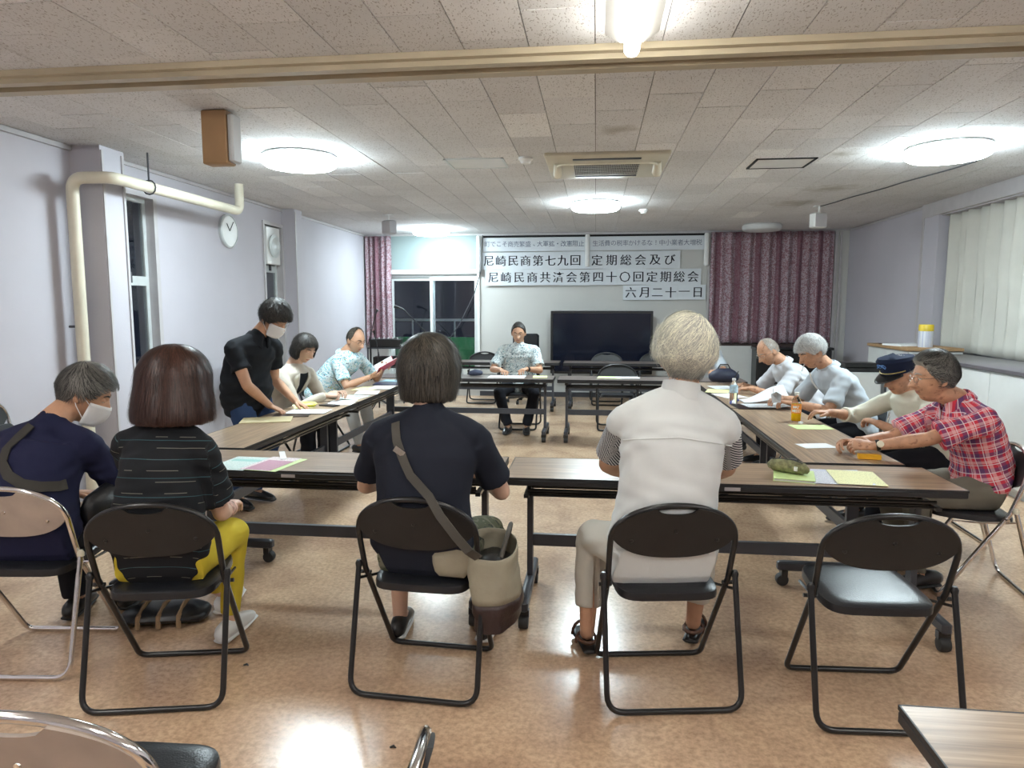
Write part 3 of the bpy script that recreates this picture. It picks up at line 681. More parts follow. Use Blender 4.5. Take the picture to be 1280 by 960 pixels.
chair('black', .27, 8.55, 178, 'empty black folding chair behind the far right table')
chair('black', .18, 10.75, 180, 'empty black folding chair in front of the television, left of the two')
chair('black', .92, 10.75, 180, 'empty black folding chair in front of the right end of the television')
chair('black', -1.75, 10.75, 180, 'empty black folding chair at the rear left table beside the window')
chair('folded', -3.62, 6.72, -60, 'folded chrome and black chair leaning behind the standing man', tilt=6)
chair('folded', -3.70, 3.93, -78, 'folded black chair leaning on the left wall at the picture edge', tilt=8)
# office chair behind the facing man
oc = empty('office_chair', (-1.10, 10.80, 0), PI, 'tall black padded office chair behind the facing man', 'chair')
MB().box(-.22, .22, -.22, .22, .42, .50, b=.03).obj('seat', M_vinyl, oc)
MB().box(-.21, .21, -.27, -.21, .60, 1.07, b=.028).obj('backrest', M_vinyl, oc)
MB().tube([(0, 0, .08), (0, 0, .42)], .03, 12).tube(rpath([(0, -.1, .43), (0, -.3, .43), (0, -.28, .75)], .06), .018, 8).obj('column', M_char, oc)
for k in range(5):
    a = k*2*PI/5; MB().tube([(0, 0, .10), (math.cos(a)*.26, math.sin(a)*.26, .065)], [.025, .015], 8).obj('foot', M_black, oc)
    MB().lathe([(.01, -.02), (.027, -.02), (.027, .02), (.01, .02)], (math.cos(a)*.26, math.sin(a)*.26, .028), 14, 'x').obj('caster', M_rubber, oc)

# ================================================================== people
M_skin = mat('skin', (.52, .29, .18), .5, var=.10, scale=14, bump=.06, bscale=120)
M_skinp = mat('pale_skin', (.58, .37, .27), .5, var=.07, scale=14, bump=.05, bscale=120)
M_skinr = mat('ruddy_skin', (.53, .29, .18), .5, var=.16, scale=26, bump=.1, bscale=120)
_nt = M_skinr.node_tree; _b = _nt.nodes['Principled BSDF']; _src = _b.inputs['Base Color'].links[0].from_socket; _tc = N(_nt, 'ShaderNodeTexCoord'); _nz = N(_nt, 'ShaderNodeTexNoise', i_Scale=38.0, i_Detail=2.0)
_nt.links.new(_tc.outputs['Object'], _nz.inputs['Vector']); _mr = N(_nt, 'ShaderNodeMapRange'); _nt.links.new(_nz.outputs['Fac'], _mr.inputs[0]); _mr.inputs[1].default_value = .60; _mr.inputs[2].default_value = .68; _mr.inputs[4].default_value = .6
_nt.links.new(mixc(_nt, _mr.outputs[0], _src, (.22, .09, .05)), _b.inputs['Base Color'])
M_lip = mat('lip', (.38, .15, .12), .45, var=.05)
M_eye = mat('eye_white', (.7, .68, .64), .25, var=0)
M_iris = mat('iris', (.02, .012, .01), .2, var=0)
M_mask = mat('white_mask', (.78, .79, .80), .7, var=.02)
M_glassf = mat('spectacle_frame', (.10, .08, .07), .3, .6, var=0)
M_glassm = mat('metal_spectacle_frame', (.45, .42, .38), .25, 1, var=0)

def arr(p): return np.array(p, float)
def unit(v): v = arr(v); return v/(np.linalg.norm(v)+1e-9)
def shell(pts, rx, ry=None, side=(1, 0, 0), n=20, caps=True):
    """closed loft with elliptical sections: rx along side, ry along the other axis"""
    pts = [arr(p) for p in pts]; m = len(pts)
    rx = [rx]*m if not hasattr(rx, '__len__') else list(rx); ry = rx if ry is None else ([ry]*m if not hasattr(ry, '__len__') else list(ry))
    sd = [arr(side)]*m if arr(side).ndim == 1 else [arr(s) for s in side]
    if caps:
        t0 = unit(pts[0]-pts[1]); t1 = unit(pts[-1]-pts[-2]); A = []; 
        for s in (.98, .75): r = min(rx[0], ry[0]); A.append((pts[0]+t0*r*s, (1-s*s)**.5*1.0))
        B = []
        for s in (.75, .98): r = min(rx[-1], ry[-1]); B.append((pts[-1]+t1*r*s, (1-s*s)**.5))
        rx = [rx[0]*a[1] for a in A]+rx+[rx[-1]*b[1] for b in B]; ry = [ry[0]*a[1] for a in A]+ry+[ry[-1]*b[1] for b in B]
        sd = [sd[0]]*2+sd+[sd[-1]]*2; pts = [a[0] for a in A]+pts+[b[0] for b in B]; m += 4
    v = []; f = []
    for i in range(m):
        t = unit(pts[min(i+1, m-1)]-pts[max(i-1, 0)]); s = sd[i]; s = s-t*np.dot(s, t)
        if np.linalg.norm(s) < .05: s = np.cross(t, (0, .3, 1))
        s = unit(s); q = np.cross(t, s)
        for k in range(n):
            a = 2*PI*k/n; v.append(pts[i]+s*math.cos(a)*rx[i]+q*math.sin(a)*ry[i])
    for i in range(m-1):
        for k in range(n): f.append((i*n+k, i*n+(k+1) % n, (i+1)*n+(k+1) % n, (i+1)*n+k))
    f.append(tuple(range(n-1, -1, -1))); f.append(tuple((m-1)*n+k for k in range(n)))
    return v, f
def ball(c, r, R=None, nu=20, nv=12):
    v = []; f = []; R = np.eye(3) if R is None else R; r = arr(r)*np.ones(3); c = arr(c)
    for j in range(nv+1):
        th = .02+(PI-.04)*j/nv
        for k in range(nu):
            a = 2*PI*k/nu; v.append(c+R@(arr([math.sin(th)*math.cos(a), math.sin(th)*math.sin(a), math.cos(th)])*r))
    for j in range(nv):
        for k in range(nu): f.append((j*nu+k, (j+1)*nu+k, (j+1)*nu+(k+1) % nu, j*nu+(k+1) % nu))
    f.append(tuple(range(nu))); f.append(tuple(nv*nu+k for k in range(nu-1, -1, -1)))
    return v, f
def fuse(shells, voxel, smooth=4, ratio=1.0, sf=.5):
    mb = MB()
    for v, f in shells: mb.add([tuple(p) for p in v], f)
    me = mb.mesh('tmp', M_skin); o = bpy.data.objects.new('tmp', me); COL.objects.link(o)
    r = o.modifiers.new('r', 'REMESH'); r.mode = 'VOXEL'; r.voxel_size = voxel; r.adaptivity = 0
    if smooth: s = o.modifiers.new('s', 'SMOOTH'); s.iterations = smooth; s.factor = sf
    if ratio < 1: d = o.modifiers.new('d', 'DECIMATE'); d.ratio = ratio
    bpy.context.view_layer.update()
    out = bpy.data.meshes.new_from_object(o.evaluated_get(bpy.context.evaluated_depsgraph_get()))
    bpy.data.objects.remove(o); bpy.data.meshes.remove(me)
    return out
def getco(me): a = np.empty(len(me.vertices)*3); me.vertices.foreach_get('co', a); return a.reshape(-1, 3)
def setco(me, a): me.vertices.foreach_set('co', a.ravel()); me.update()
def getno(me): a = np.empty(len(me.vertices)*3); me.vertices.foreach_get('normal', a); return a.reshape(-1, 3)
def fold_field(p, sc, seed):
    rs = np.random.RandomState(seed); out = np.zeros(len(p))
    for i in range(5):
        k = unit(rs.normal(size=3))*2*PI/(sc*(.7+.25*i)); k2 = unit(rs.normal(size=3))*2*PI/(sc*2.3)
        out += np.sin(p@k+1.6*np.sin(p@k2+rs.rand()*6)+rs.rand()*6)/(1+.3*i)
    return out/2.6
def seg_dist(p, a, b):
    a, b = arr(a), arr(b); d = b-a; t = np.clip(((p-a)@d)/(d@d), 0, 1); return np.linalg.norm(p-(a+t[:, None]*d), axis=1), t*np.linalg.norm(d)
def head_shape(face=True, female=False):
    """head surface in its own frame: x right, y forward, z up; origin at ear height"""
    nu, nv = (72, 54) if face else (36, 28); v = []
    a, b, c = (.073, .094, .118) if not female else (.070, .090, .114)
    for j in range(nv+1):
        th = .015+(PI-.03)*j/nv
        for k in range(nu):
            ph = 2*PI*k/nu; x, y, z = a*math.sin(th)*math.sin(ph), b*math.sin(th)*math.cos(ph), c*math.cos(th)
            if z < 0:
                q = -z/c
                x *= 1-.26*q**1.6
                if y > 0: y = y*(1-.05*q)+.012*q*(1-abs(x)/a)
                else: y *= 1-.42*q**1.1
            else:
                if y < 0: y *= 1.04
                x *= 1+.03*(z/c)
            # fuller rounded section
            if y > .03 and face:
                X = abs(x)
                g = lambda u, w: math.exp(-(u/w)**2)
                nose = max(0, min(1, (.022-z)/.052))
                if z < -.034: nose *= max(0, 1-(-.034-z)/.010)
                y += .034*g(x, .0120+.005*nose)*nose**1.25
                y += .004*g(X-.013, .007)*g(z+.028, .008)
                y -= .0075*g(X-.031, .016)*g(z-.008, .011)
                y += .0035*g(z-.028, .009)*g(X-.025, .03)
                y += .004*g(X-.042, .018)*g(z+.025, .02)
                y += .0055*g(x, .021)*(g(z+.056, .0045)+1.1*g(z+.067, .0055)) - .003*g(x, .024)*g(z+.0615, .003)
                y -= .003*g(x, .03)*g(z+.080, .008)
                y += .006*g(x, .022)*g(z+.098, .014)
            v.append((x, y, z))
    f = []
    for j in range(nv):
        for k in range(nu): f.append((j*nu+k, j*nu+(k+1) % nu, (j+1)*nu+(k+1) % nu, (j+1)*nu+k))
    f.append(tuple(range(nu-1, -1, -1))); f.append(tuple(nv*nu+k for k in range(nu)))
    return v, f
def hand(wrist, d, nrm, right, curl=.5, sc=1.0, spread=.0, thumb=.6):
    """palm (to be fused) and fingers (kept crisp)"""
    d = unit(d); nrm = unit(arr(nrm)-d*np.dot(nrm, d)); th = np.cross(d, nrm)*(1 if right else -1); w = arr(wrist)
    palm = shell([w-d*.01*sc, w+d*.03*sc, w+d*.065*sc, w+d*.092*sc], [.024*sc, .033*sc, .040*sc, .040*sc], [.019*sc, .0165*sc, .015*sc, .0125*sc], side=th, n=16)
    fs = []
    for i, (off, L) in enumerate(((.0285, .070), (.0095, .079), (-.0095, .073), (-.0285, .058))):
        base = w+d*(.086-.006*abs(i-1.3))*sc+th*off*sc; dd = unit(d+th*off*(6*spread)); pts = [base-dd*.015*sc, base]; ang = .0
        rr = [.0095, .0093]; p = base.copy()
        cl = curl*(1+.08*i)
        for q, (fr, r) in enumerate(((.45, .0088), (.30, .0080), (.25, .0066))):
            ang += cl*(.75, 1.0, .6)[q]
            step = dd*math.cos(ang)+nrm*math.sin(ang)
            for s in (.5, .5): p = p+step*L*fr*s*sc; pts.append(p.copy()); rr.append(r)
        fs.append(shell(pts, [x*sc for x in rr], side=th, n=9))
    b = w+d*.022*sc+th*.024*sc+nrm*.006*sc; t1 = unit(d*.62+th*.75+nrm*.25*thumb); t2 = unit(d*.9+th*.25+nrm*.35*thumb)
    fs.append(shell([b-t1*.012*sc, b+t1*.02*sc, b+t1*.042*sc, b+t1*.042*sc+t2*.018*sc, b+t1*.042*sc+t2*.032*sc], [x*sc for x in (.014, .0135, .0105, .010, .0075)], side=nrm, n=9))
    return palm, fs
def ik(a, c, hint, l1, l2):
    a, c, hint = arr(a), arr(c), arr(hint); d = c-a; L = np.linalg.norm(d); L2 = min(L, (l1+l2)*.995); u = d/L
    x = (l1*l1-l2*l2+L2*L2)/(2*L2); h = math.sqrt(max(0, l1*l1-x*x)); q = hint-a; q = q-u*np.dot(q, u)
    return a+u*x+unit(q)*h, a+u*L2
def press(co, bx, chair, hfw, P, extra=0):
    """cloth settles on the seat and against the backrest it touches"""
    if not chair: return co
    x, y, dg = chair; a = math.radians(dg); w = co+bx; dx, dy = w[:, 0]-x, w[:, 1]-y
    lx = dx*math.cos(a)+dy*math.sin(a); ly = -dx*math.sin(a)+dy*math.cos(a); z = w[:, 2].copy()
    seat = .450+extra*.5+.055*(ly-.055)
    k = (ly < .255) & (ly > -.30) & (np.abs(lx) < .235); z = np.where(k & (z < seat), seat+(z-seat)*.03, z)
    hy = np.where(z < .47, .215-.30*z/.47, -.085-.1*(z-.47)/.32); ymin = hy-.016*(1-np.clip(lx/.235, -1, 1)**2)+.013+extra
    ymin = ymin-np.clip((z-.79)/.06, 0, 1)*.3-np.clip((np.abs(lx)-.22)/.03, 0, 1)*.3*(z > .5)
    ly2 = np.where((z > .40) & (ly < ymin), ymin, ly)
    nx = x+lx*math.cos(a)-ly2*math.sin(a); ny = y+lx*math.sin(a)+ly2*math.cos(a)
    return np.stack([nx, ny, z], 1)-bx
HAIRLINE = [(0, .60), (30, .58), (50, .40), (62, .05), (78, -.02), (88, .10), (100, .05), (112, -.40), (140, -.62), (180, -.66)]
BALDLINE = [(0, 2), (60, 2), (75, .25), (88, .2), (100, .15), (112, -.35), (140, -.55), (180, -.6)]
def hline(az, tab): return np.interp(np.degrees(np.abs(az)), [t[0] for t in tab], [t[1] for t in tab])
def make_hair(style, face, matbase, parent, toworld, female, HC, HRt, HS):
    a, b, c = (.0735, .0955, .118) if not female else (.071, .091, .114)
    th0 = style.get('thick', .016); tab = style.get('line', HAIRLINE); nstr = style.get('n', 1200); bob = style.get('bob', 0); top = style.get('top', 9)
    def radius(d):  # surface distance along unit dirs (N,3)
        q = np.where(d[:, 2] < 0, -d[:, 2], 0)
        if bob:
            ax, by, cz = a+th0+.006, b+th0*.9, c+th0*.75; az = np.abs(np.degrees(np.arctan2(d[:, 0], d[:, 1])))
            up_ = 1/((np.abs(d[:, 0])/ax)**2.25+(np.abs(d[:, 1])/by)**2.25+(np.abs(d[:, 2])/cz)**2.25)**(1/2.25)
            fl = 1+style.get('flare', 1)*.13*np.clip(q, 0, .8)
            cy = fl/((np.abs(d[:, 0])/ax)**2.25+(np.abs(d[:, 1])/by)**2.25+1e-9)**(1/2.25); fo = bob/np.maximum(q, .02)
            dn = (cy**-9+fo**-9)**(-1/9)
            skin_r = 1/np.sqrt((d[:, 0]/a)**2+(d[:, 1]/b)**2+(d[:, 2]/c)**2)
            k = np.clip((az-50)/16, 0, 1); dn = skin_r*(1-k)+dn*k
            return np.where(d[:, 2] < 0, dn, up_)
        r = 1/np.sqrt((d[:, 0]/a)**2+(d[:, 1]/(b*1.02))**2+(d[:, 2]/c)**2)
        return r*(1-.14*q*(d[:, 1] < 0))+th0*(.62+.45*np.clip(d[:, 2]+.35, 0, 1))*(1-.72*np.clip(q*2.0, 0, 1))
    def inside(d):
        az = np.arctan2(d[:, 0], d[:, 1]); e = d[:, 2]
        s = np.clip((e-hline(az, tab))/.10, 0, 1)
        if top < 9: s = s*np.clip((top-e)/.15, 0, 1)
        return s*s*(3-2*s)
    nu, nv = 64, 44; D = []
    for j in range(nv+1):
        th = .01+(PI-.02)*j/nv
        for k in range(nu): ph = 2*PI*k/nu; D.append((math.sin(th)*math.sin(ph), math.sin(th)*math.cos(ph), math.cos(th)))
    D = arr(D); s = inside(D); R = radius(D)
    if bob:
        az = np.abs(np.degrees(np.arctan2(D[:, 0], D[:, 1]))); sk = np.clip((az-58)/14, 0, 1); s = np.where(D[:, 2] < .2, np.maximum(s, sk), s)
    fr = fold_field(D*arr([1, 1, .35])*.35, .07, 3)*.0035+fold_field(D*arr([1, 1, .2])*.35, .022, 8)*.0016
    fr = fr*style.get('lump', 1)
    sk_ = 1/np.sqrt((D[:, 0]/a)**2+(D[:, 1]/b)**2+(D[:, 2]/c)**2)
    P = D*(sk_*.90*(1-s)+s*(R-.002+fr))[:, None]
    f = []
    for j in range(nv):
        for k in range(nu): f.append((j*nu+k, j*nu+(k+1) % nu, (j+1)*nu+(k+1) % nu, (j+1)*nu+k))
    f.append(tuple(range(nu-1, -1, -1))); f.append(tuple(nv*nu+k for k in range(nu)))
    mb = MB().add([tuple(toworld(p)) for p in P], f)
    # strands
    rs = np.random.RandomState(style.get('seed', 1)); wh = unit(style.get('whorl', (.12, -.45, .88))); Lm = style.get('len', .075); w = style.get('w', .0016)
    drop = style.get('drop', 0); side = style.get('sweep', 0)
    nrm = lambda A: A/(np.linalg.norm(A, axis=1)[:, None]+1e-9)
    d = nrm(rs.normal(size=(nstr*4, 3))); d = d[inside(d) > .5][:nstr]; n = len(d)
    rj = (.003*rs.rand(n)+.0005); p = d*(radius(d)+rj)[:, None]; st = (Lm*(.6+.6*rs.rand(n))/7)[:, None]
    g = nrm(d-wh*(d@wh)[:, None]); jig = rs.normal(size=(n, 3))*style.get('jig', .10); g = nrm(g+np.cross(d, g)*(fold_field(d*.35, .05, 5)*style.get('wave', .3))[:, None])
    alive = np.ones(n, bool); cnt = np.ones(n, int); PT = [p.copy()]; fk = rs.rand(n)*style.get('flick', .6)
    for k in range(7):
        n_ = nrm(p/arr([a*a, b*b, c*c])) if not bob else nrm(p*np.where(p[:, 2:3] < 0, arr([[1, 1, .3]]), arr([[1, 1, 1]])))
        t = nrm(g)+jig*(k/7)+arr([side, 0, 0])+arr([0, 0, -1])*drop*(k/7)
        if bob: t = np.where((p[:, 2] < .02)[:, None], nrm(t*.15+arr([0, 0, -1])), t)
        t = nrm(t-n_*np.sum(t*n_, 1)[:, None]); p2 = p+t*st; u = nrm(p2)
        az = np.arctan2(u[:, 0], u[:, 1]); stop = (u[:, 1] > .25) & (u[:, 2] < hline(az, tab)-style.get('fringe', .10)) & ~(bool(bob) & (np.abs(az) > 1.0))
        if bob: stop |= p2[:, 2] < -bob*.985
        p2 = u*(radius(u)+rj*(1+(k > 3)*fk*(k-3)))[:, None]
        alive = alive & ~stop; p = np.where(alive[:, None], p2, p); g = np.where(alive[:, None], t, g); cnt += alive; PT.append(p.copy())
    PT = np.array(PT); vs = []; fs = []; o = 0
    for i in range(n):
        m = cnt[i]
        if m < 3: continue
        Q = PT[:m, i]; T = np.gradient(Q, axis=0); S_ = np.cross(T, Q); S_ /= np.linalg.norm(S_, axis=1)[:, None]+1e-9
        ww = (w*(1-.75*np.arange(m)/(m-1)))[:, None]; E_ = np.empty((2*m, 3)); E_[0::2] = Q-S_*ww; E_[1::2] = Q+S_*ww
        vs.append(E_); fs += [(o+2*j, o+2*j+1, o+2*j+3, o+2*j+2) for j in range(m-1)]; o += 2*m
    if vs:
        A = np.vstack(vs)*HS+0; A = HC+A@HRt; mb.add([tuple(x) for x in A], fs)
    return mb.obj('hair', matbase, parent)
def hair_mat(name, c1, c2, rough=.62, nape=None):
    m, nt, b = nodes(name); g = N(nt, 'ShaderNodeNewGeometry'); cr = N(nt, 'ShaderNodeValToRGB')
    cr.color_ramp.elements[0].position = .25; cr.color_ramp.elements[1].position = .8
    cr.color_ramp.elements[0].color = c4(c1); cr.color_ramp.elements[1].color = c4(c2)
    nt.links.new(g.outputs['Random Per Island'], cr.inputs[0]); out = cr.outputs[0]
    if nape:
        sx = N(nt, 'ShaderNodeSeparateXYZ'); nt.links.new(g.outputs['Position'], sx.inputs[0]); nz = N(nt, 'ShaderNodeTexNoise', i_Scale=18.0); nt.links.new(g.outputs['Position'], nz.inputs['Vector'])
        mr = N(nt, 'ShaderNodeMapRange'); nt.links.new(math_(nt, 'ADD', sx.outputs[2], math_(nt, 'MULTIPLY', nz.outputs['Fac'], .08)), mr.inputs[0]); mr.inputs[1].default_value = nape[0]; mr.inputs[2].default_value = nape[1]
        out = mixc(nt, mr.outputs[0], (.09, .09, .10), out)
    nt.links.new(out, b.inputs['Base Color'])
    b.inputs['Roughness'].default_value = rough; b.inputs['Specular IOR Level'].default_value = .45
    return m
def person(label, P, Nk, Hc, look, S, E, Wr, knee, ank, hands, shirt, trousers, hair, skin=None, pitch=0, roll=0, sleeve='short', face=True, female=False,
           base=None, headscale=1.07, chair=None, waist=1.0, bulk=1.0, collar=None, shoes=None, brow=None, legs='full', shirt_low=.10, eye_open=.35, roots=None, limb=1.0, tuck=False, seed=1):
    """S,E,Wr,knee,ank: (left,right) in the person's own sense"""
    skin = skin or M_skin
    P, Nk, Hc = arr(P), arr(Nk), arr(Hc); bx = arr(base if base else (P[0], P[1], 0)); 
    root = empty('person', tuple(bx), 0, label, 'person')
    S = [arr(s) for s in S]; rt_ = unit(S[1]-S[0]); upv = unit(Nk-P); fwd = unit(np.cross(upv, rt_)); 
    hipside = unit(arr([rt_[0], rt_[1], 0])); hfw = np.cross((0, 0, 1), hipside)
    lu, lf = .285, .25
    EL = []; WR = []
    for i in range(2): e, w = ik(S[i], Wr[i], E[i], lu, lf); EL.append(e); WR.append(w)
    hips = [P-hipside*.085, P+hipside*.085]; KN = []; AN = []
    for i in range(2):
        k, a = ik(hips[i], ank[i], arr(knee[i])+0, .42, .41); KN.append(k); AN.append(a)
    # head frame
    f = unit(look); f = unit([f[0], f[1], 0]); r = unit(np.cross(f, (0, 0, 1))); pa = math.radians(pitch); ro = math.radians(roll)
    fz = f*math.cos(pa)-arr([0, 0, 1])*math.sin(pa); u = np.cross(r, fz); r2 = r*math.cos(ro)+u*math.sin(ro); u2 = np.cross(r2, fz); HR = np.stack([r2, fz, u2], 1)
    hs = headscale
    W_ = lambda p: Hc+HR@(arr(p)*hs)-bx
    # torso rings
    def torso(sc, add, low, up_to=1.0, wst=1.0):
        C = (S[0]+S[1])/2; mid = (P+C)/2-fwd*.035
        pts = [P-upv*low+hfw*0, P+upv*.04, mid*.5+P*.5+upv*.02-fwd*.01, mid, C*.62+mid*.38-fwd*.015, C-upv*.02-fwd*.005, C+upv*.035, Nk*.6+C*.4+upv*.02, Nk+upv*.0]
        shw = np.linalg.norm(S[1]-S[0])/2
        rx = [.165, .172*wst, .158*wst, .150*wst, shw*.93, shw*.96, shw*.80, shw*.42, .060]
        ry = [.125, .125*wst, .115*wst, .110*wst, .115, .108, .088, .070, .058]
        sd = [hipside, hipside, hipside*.7+rt_*.3, rt_, rt_, rt_, rt_, rt_, rt_]
        return shell([p-bx for p in pts], [x*sc*bulk+add for x in rx], [x*sc*bulk+add for x in ry], side=sd, n=28)
    v, ff = head_shape(face, female); sh = [([W_(p) for p in v], ff)]
    for s in (-1, 1):
        ev, ef = ball((s*.077, -.008, -.008), (.007, .019, .031), nu=14, nv=10)
        ev = [(x+s*.006*((y+.008) < 0)*min(1, -(y+.008)/.012), y, z) for x, y, z in ev]; sh.append(([W_(p) for p in ev], ef))
    nb = Hc+HR@arr([0, -.028, -.075]); nt_ = Hc+HR@arr([0, -.022, -.02])
    sh.append(shell([Nk-upv*.035-bx, Nk+upv*.012-bx, nb-bx, nt_-bx], [.058, .060, .058, .050], [.056, .060, .060, .050], side=rt_, n=20))
    sh.append(torso(.93, -.004, .02, wst=waist*.97))
    for i in range(2):
        sh.append(shell([Nk-bx+(S[i]-Nk)*.25-upv*.02, S[i]-bx-upv*.008], [.038, .040], side=fwd, n=14))
        sh.append(shell([S[i]-bx, S[i]*.5+EL[i]*.5-bx, EL[i]-bx], arr([.050, .045, .038])*limb, side=fwd, n=16))
        sh.append(shell([EL[i]-bx, EL[i]*.7+WR[i]*.3-bx, EL[i]*.3+WR[i]*.7-bx, WR[i]-bx], arr([.039, .040, .031, .026])*limb, side=fwd, n=16))
    fingers = []
    for i in range(2):
        h = hands[i]; d = h.get('dir', None); d = unit(WR[i]-EL[i]) if d is None else unit(d)
        pm, fs = hand(WR[i]-bx, d, h.get('n', (0, 0, -1)), i == 1, h.get('curl', .4), h.get('sc', 1.0)*(.93 if female else 1), h.get('spread', .3)); sh.append(pm); fingers += fs
    if legs:
        for i in range(2):
            sh.append(shell([hips[i]-bx, KN[i]-bx], [.078, .050], side=hipside, n=16))
            sh.append(shell([KN[i]-bx, KN[i]*.65+AN[i]*.35-bx, AN[i]-bx], [.050, .050, .033], side=hipside, n=16))
            sh.append(shell([AN[i]-bx+arr([0, 0, -.01]), AN[i]+hfw*.10-bx+arr([0, 0, -.035])], [.034, .030], [.034, .024], side=hipside, n=12))
    me = fuse(sh, .0050 if face else .008, 2 if face else 3, .45 if face else .6)
    me.materials.clear(); me.materials.append(skin); me.materials.append(M_lip)
    co = press(getco(me), bx, chair, hfw, P, .022); loc = (co+bx-Hc)@HR/hs
    lipm = (np.abs(loc[:, 0]) < .023) & (loc[:, 1] > .07) & (np.abs(loc[:, 2]+.061) < .0095-.006*(np.abs(loc[:, 0])/.023)**2)
    mi = [0]*len(me.polygons)
    if face: mi = [1 if all(lipm[j] for j in p.vertices) else 0 for p in me.polygons]
    mb = MB(); mb.v = [tuple(c) for c in co]; mb.f = [tuple(p.vertices) for p in me.polygons]; mb.m = mi
    for fv, f2 in fingers: mb.add([tuple(p) for p in fv], f2)
    if face:
        for s in (-1, 1):  # eyelids
            ev, ef = ball((s*.031, .0755, .0085), (.0150, .0118, .0105), nu=16, nv=10)
            keep = [(x, y, z) for x, y, z in ev]
            zc = .0085+.0105*(-.9+1.8*eye_open)
            ev = [(x, y, max(z, zc-.0006)) for x, y, z in ev]; mb.add([tuple(W_(p)) for p in ev], ef)
    bpy.data.meshes.remove(me)
    body = mb.obj('body', [skin, M_lip], root); body.data.polygons.foreach_set('use_smooth', [True]*len(body.data.polygons))
    if face:
        for s in (-1, 1):
            ev, ef = ball((s*.031, .0750, .0080), (.0128, .0112, .0088), nu=14, nv=10)
            e = MB().add([tuple(W_(p)) for p in ev], ef).obj('eye', M_eye, root)
            ev, ef = ball((s*.031, .0835, .0070), (.0052, .0032, .0052), nu=12, nv=8)
            MB().add([tuple(W_(p)) for p in ev], ef).obj('iris', M_iris, e)
        if brow:
            for s in (-1, 1):
                pts = [W_((s*x, y, z)) for x, y, z in ((.013, .0925, .027), (.024, .0905, .032), (.036, .084, .032), (.047, .074, .026))]
                v3, f3 = shell([p for p in pts], [.0035, .0045, .004, .002], [.0015]*4, side=HR@arr([0, 0, 1]), n=8); MB().add([tuple(p) for p in v3], f3).obj('eyebrow', brow, root)
    # shirt
    sm, sl = shirt
    ss = [torso(1.0, .006, shirt_low, wst=waist)]
    for i in range(2):
        u1 = EL[i]-S[i]; 
        ss.append(shell([Nk-bx+(S[i]-Nk)*.26-upv*.002, Nk*.4+S[i]*.6-bx+upv*.004, S[i]-bx+upv*.006], [.054, .060, .060*bulk], side=fwd, n=16))
        if sleeve == 'long':
            ss.append(shell([S[i]-bx, S[i]*.5+EL[i]*.5-bx, EL[i]-bx, EL[i]*.55+WR[i]*.45-bx, WR[i]*.95+EL[i]*.05-bx], [.064, .058, .050, .045, .036], side=fwd, n=18, caps=False))
        elif sleeve == 'three':
            ss.append(shell([S[i]-bx, S[i]*.5+EL[i]*.5-bx, EL[i]-bx, EL[i]*.6+WR[i]*.4-bx], [.064, .062, .056, .056], side=fwd, n=18, caps=False))
        elif sleeve == 'short':
            ss.append(shell([S[i]-bx, S[i]*.6+EL[i]*.4-bx, S[i]*sl[0]+EL[i]*(1-sl[0])-bx], [.064*bulk, .065, .066*sl[1]], side=fwd, n=18, caps=False))
        elif sleeve == 'vest':
            ss.append(shell([S[i]-bx, S[i]*.9+EL[i]*.1-bx], [.066, .068], side=fwd, n=18, caps=False))
    sme = fuse(ss, .0085, 6)
    co = getco(sme); no = getno(sme); wp = co+bx
    dE = np.minimum(seg_dist(wp, EL[0], EL[0]+1e-3)[0], seg_dist(wp, EL[1], EL[1]+1e-3)[0]); dS = np.minimum(seg_dist(wp, S[0]-upv*.08, S[0]-upv*.09)[0], seg_dist(wp, S[1]-upv*.08, S[1]-upv*.09)[0])
    dP = np.abs((wp-P)@upv)
    amp = .0032+.005*np.exp(-(dE/.09)**2)+.005*np.exp(-(dS/.10)**2)+.007*np.exp(-(dP/.13)**2)
    an = wp.copy(); h_ = (wp-P)@upv; an = wp+0*wp
    fl = fold_field(np.stack([wp[:, 0], wp[:, 1], wp[:, 2]*1.9], 1), .13, seed+10)
    co = co+no*(amp*fl)[:, None]; setco(sme, co)
    co = press(co, bx, chair, hfw, P); setco(sme, co)
    # cloth coordinates
    segs = [(P, Nk), (S[0], EL[0]), (EL[0], WR[0]), (S[1], EL[1]), (EL[1], WR[1])]; ds = []
    for i, (a, b) in enumerate(segs):
        d, t = seg_dist(wp, a, b); ds.append(d-(.115 if i == 0 else .0))
    idx = np.argmin(np.array(ds), 0); tc = np.zeros_like(co)
    for i, (a, b) in enumerate(segs):
        k = idx == i; ax = unit(b-a); s0 = unit(rt_-ax*np.dot(rt_, ax)) if i == 0 else unit(fwd-ax*np.dot(fwd, ax)); q0 = np.cross(ax, s0); rel = wp[k]-a
        tc[k] = np.stack([np.arctan2(rel@q0, rel@s0)*(.15 if i == 0 else .07), rel@ax+.013*i, np.full(k.sum(), i*.3)], 1)
    at = sme.attributes.new('tc', 'FLOAT_VECTOR', 'POINT'); at.data.foreach_set('vector', tc.ravel())
    sme.materials.clear(); sme.materials.append(sm); sme.polygons.foreach_set('use_smooth', [True]*len(sme.polygons))
    so = bpy.data.objects.new('shirt', sme); COL.objects.link(so); so.parent = root
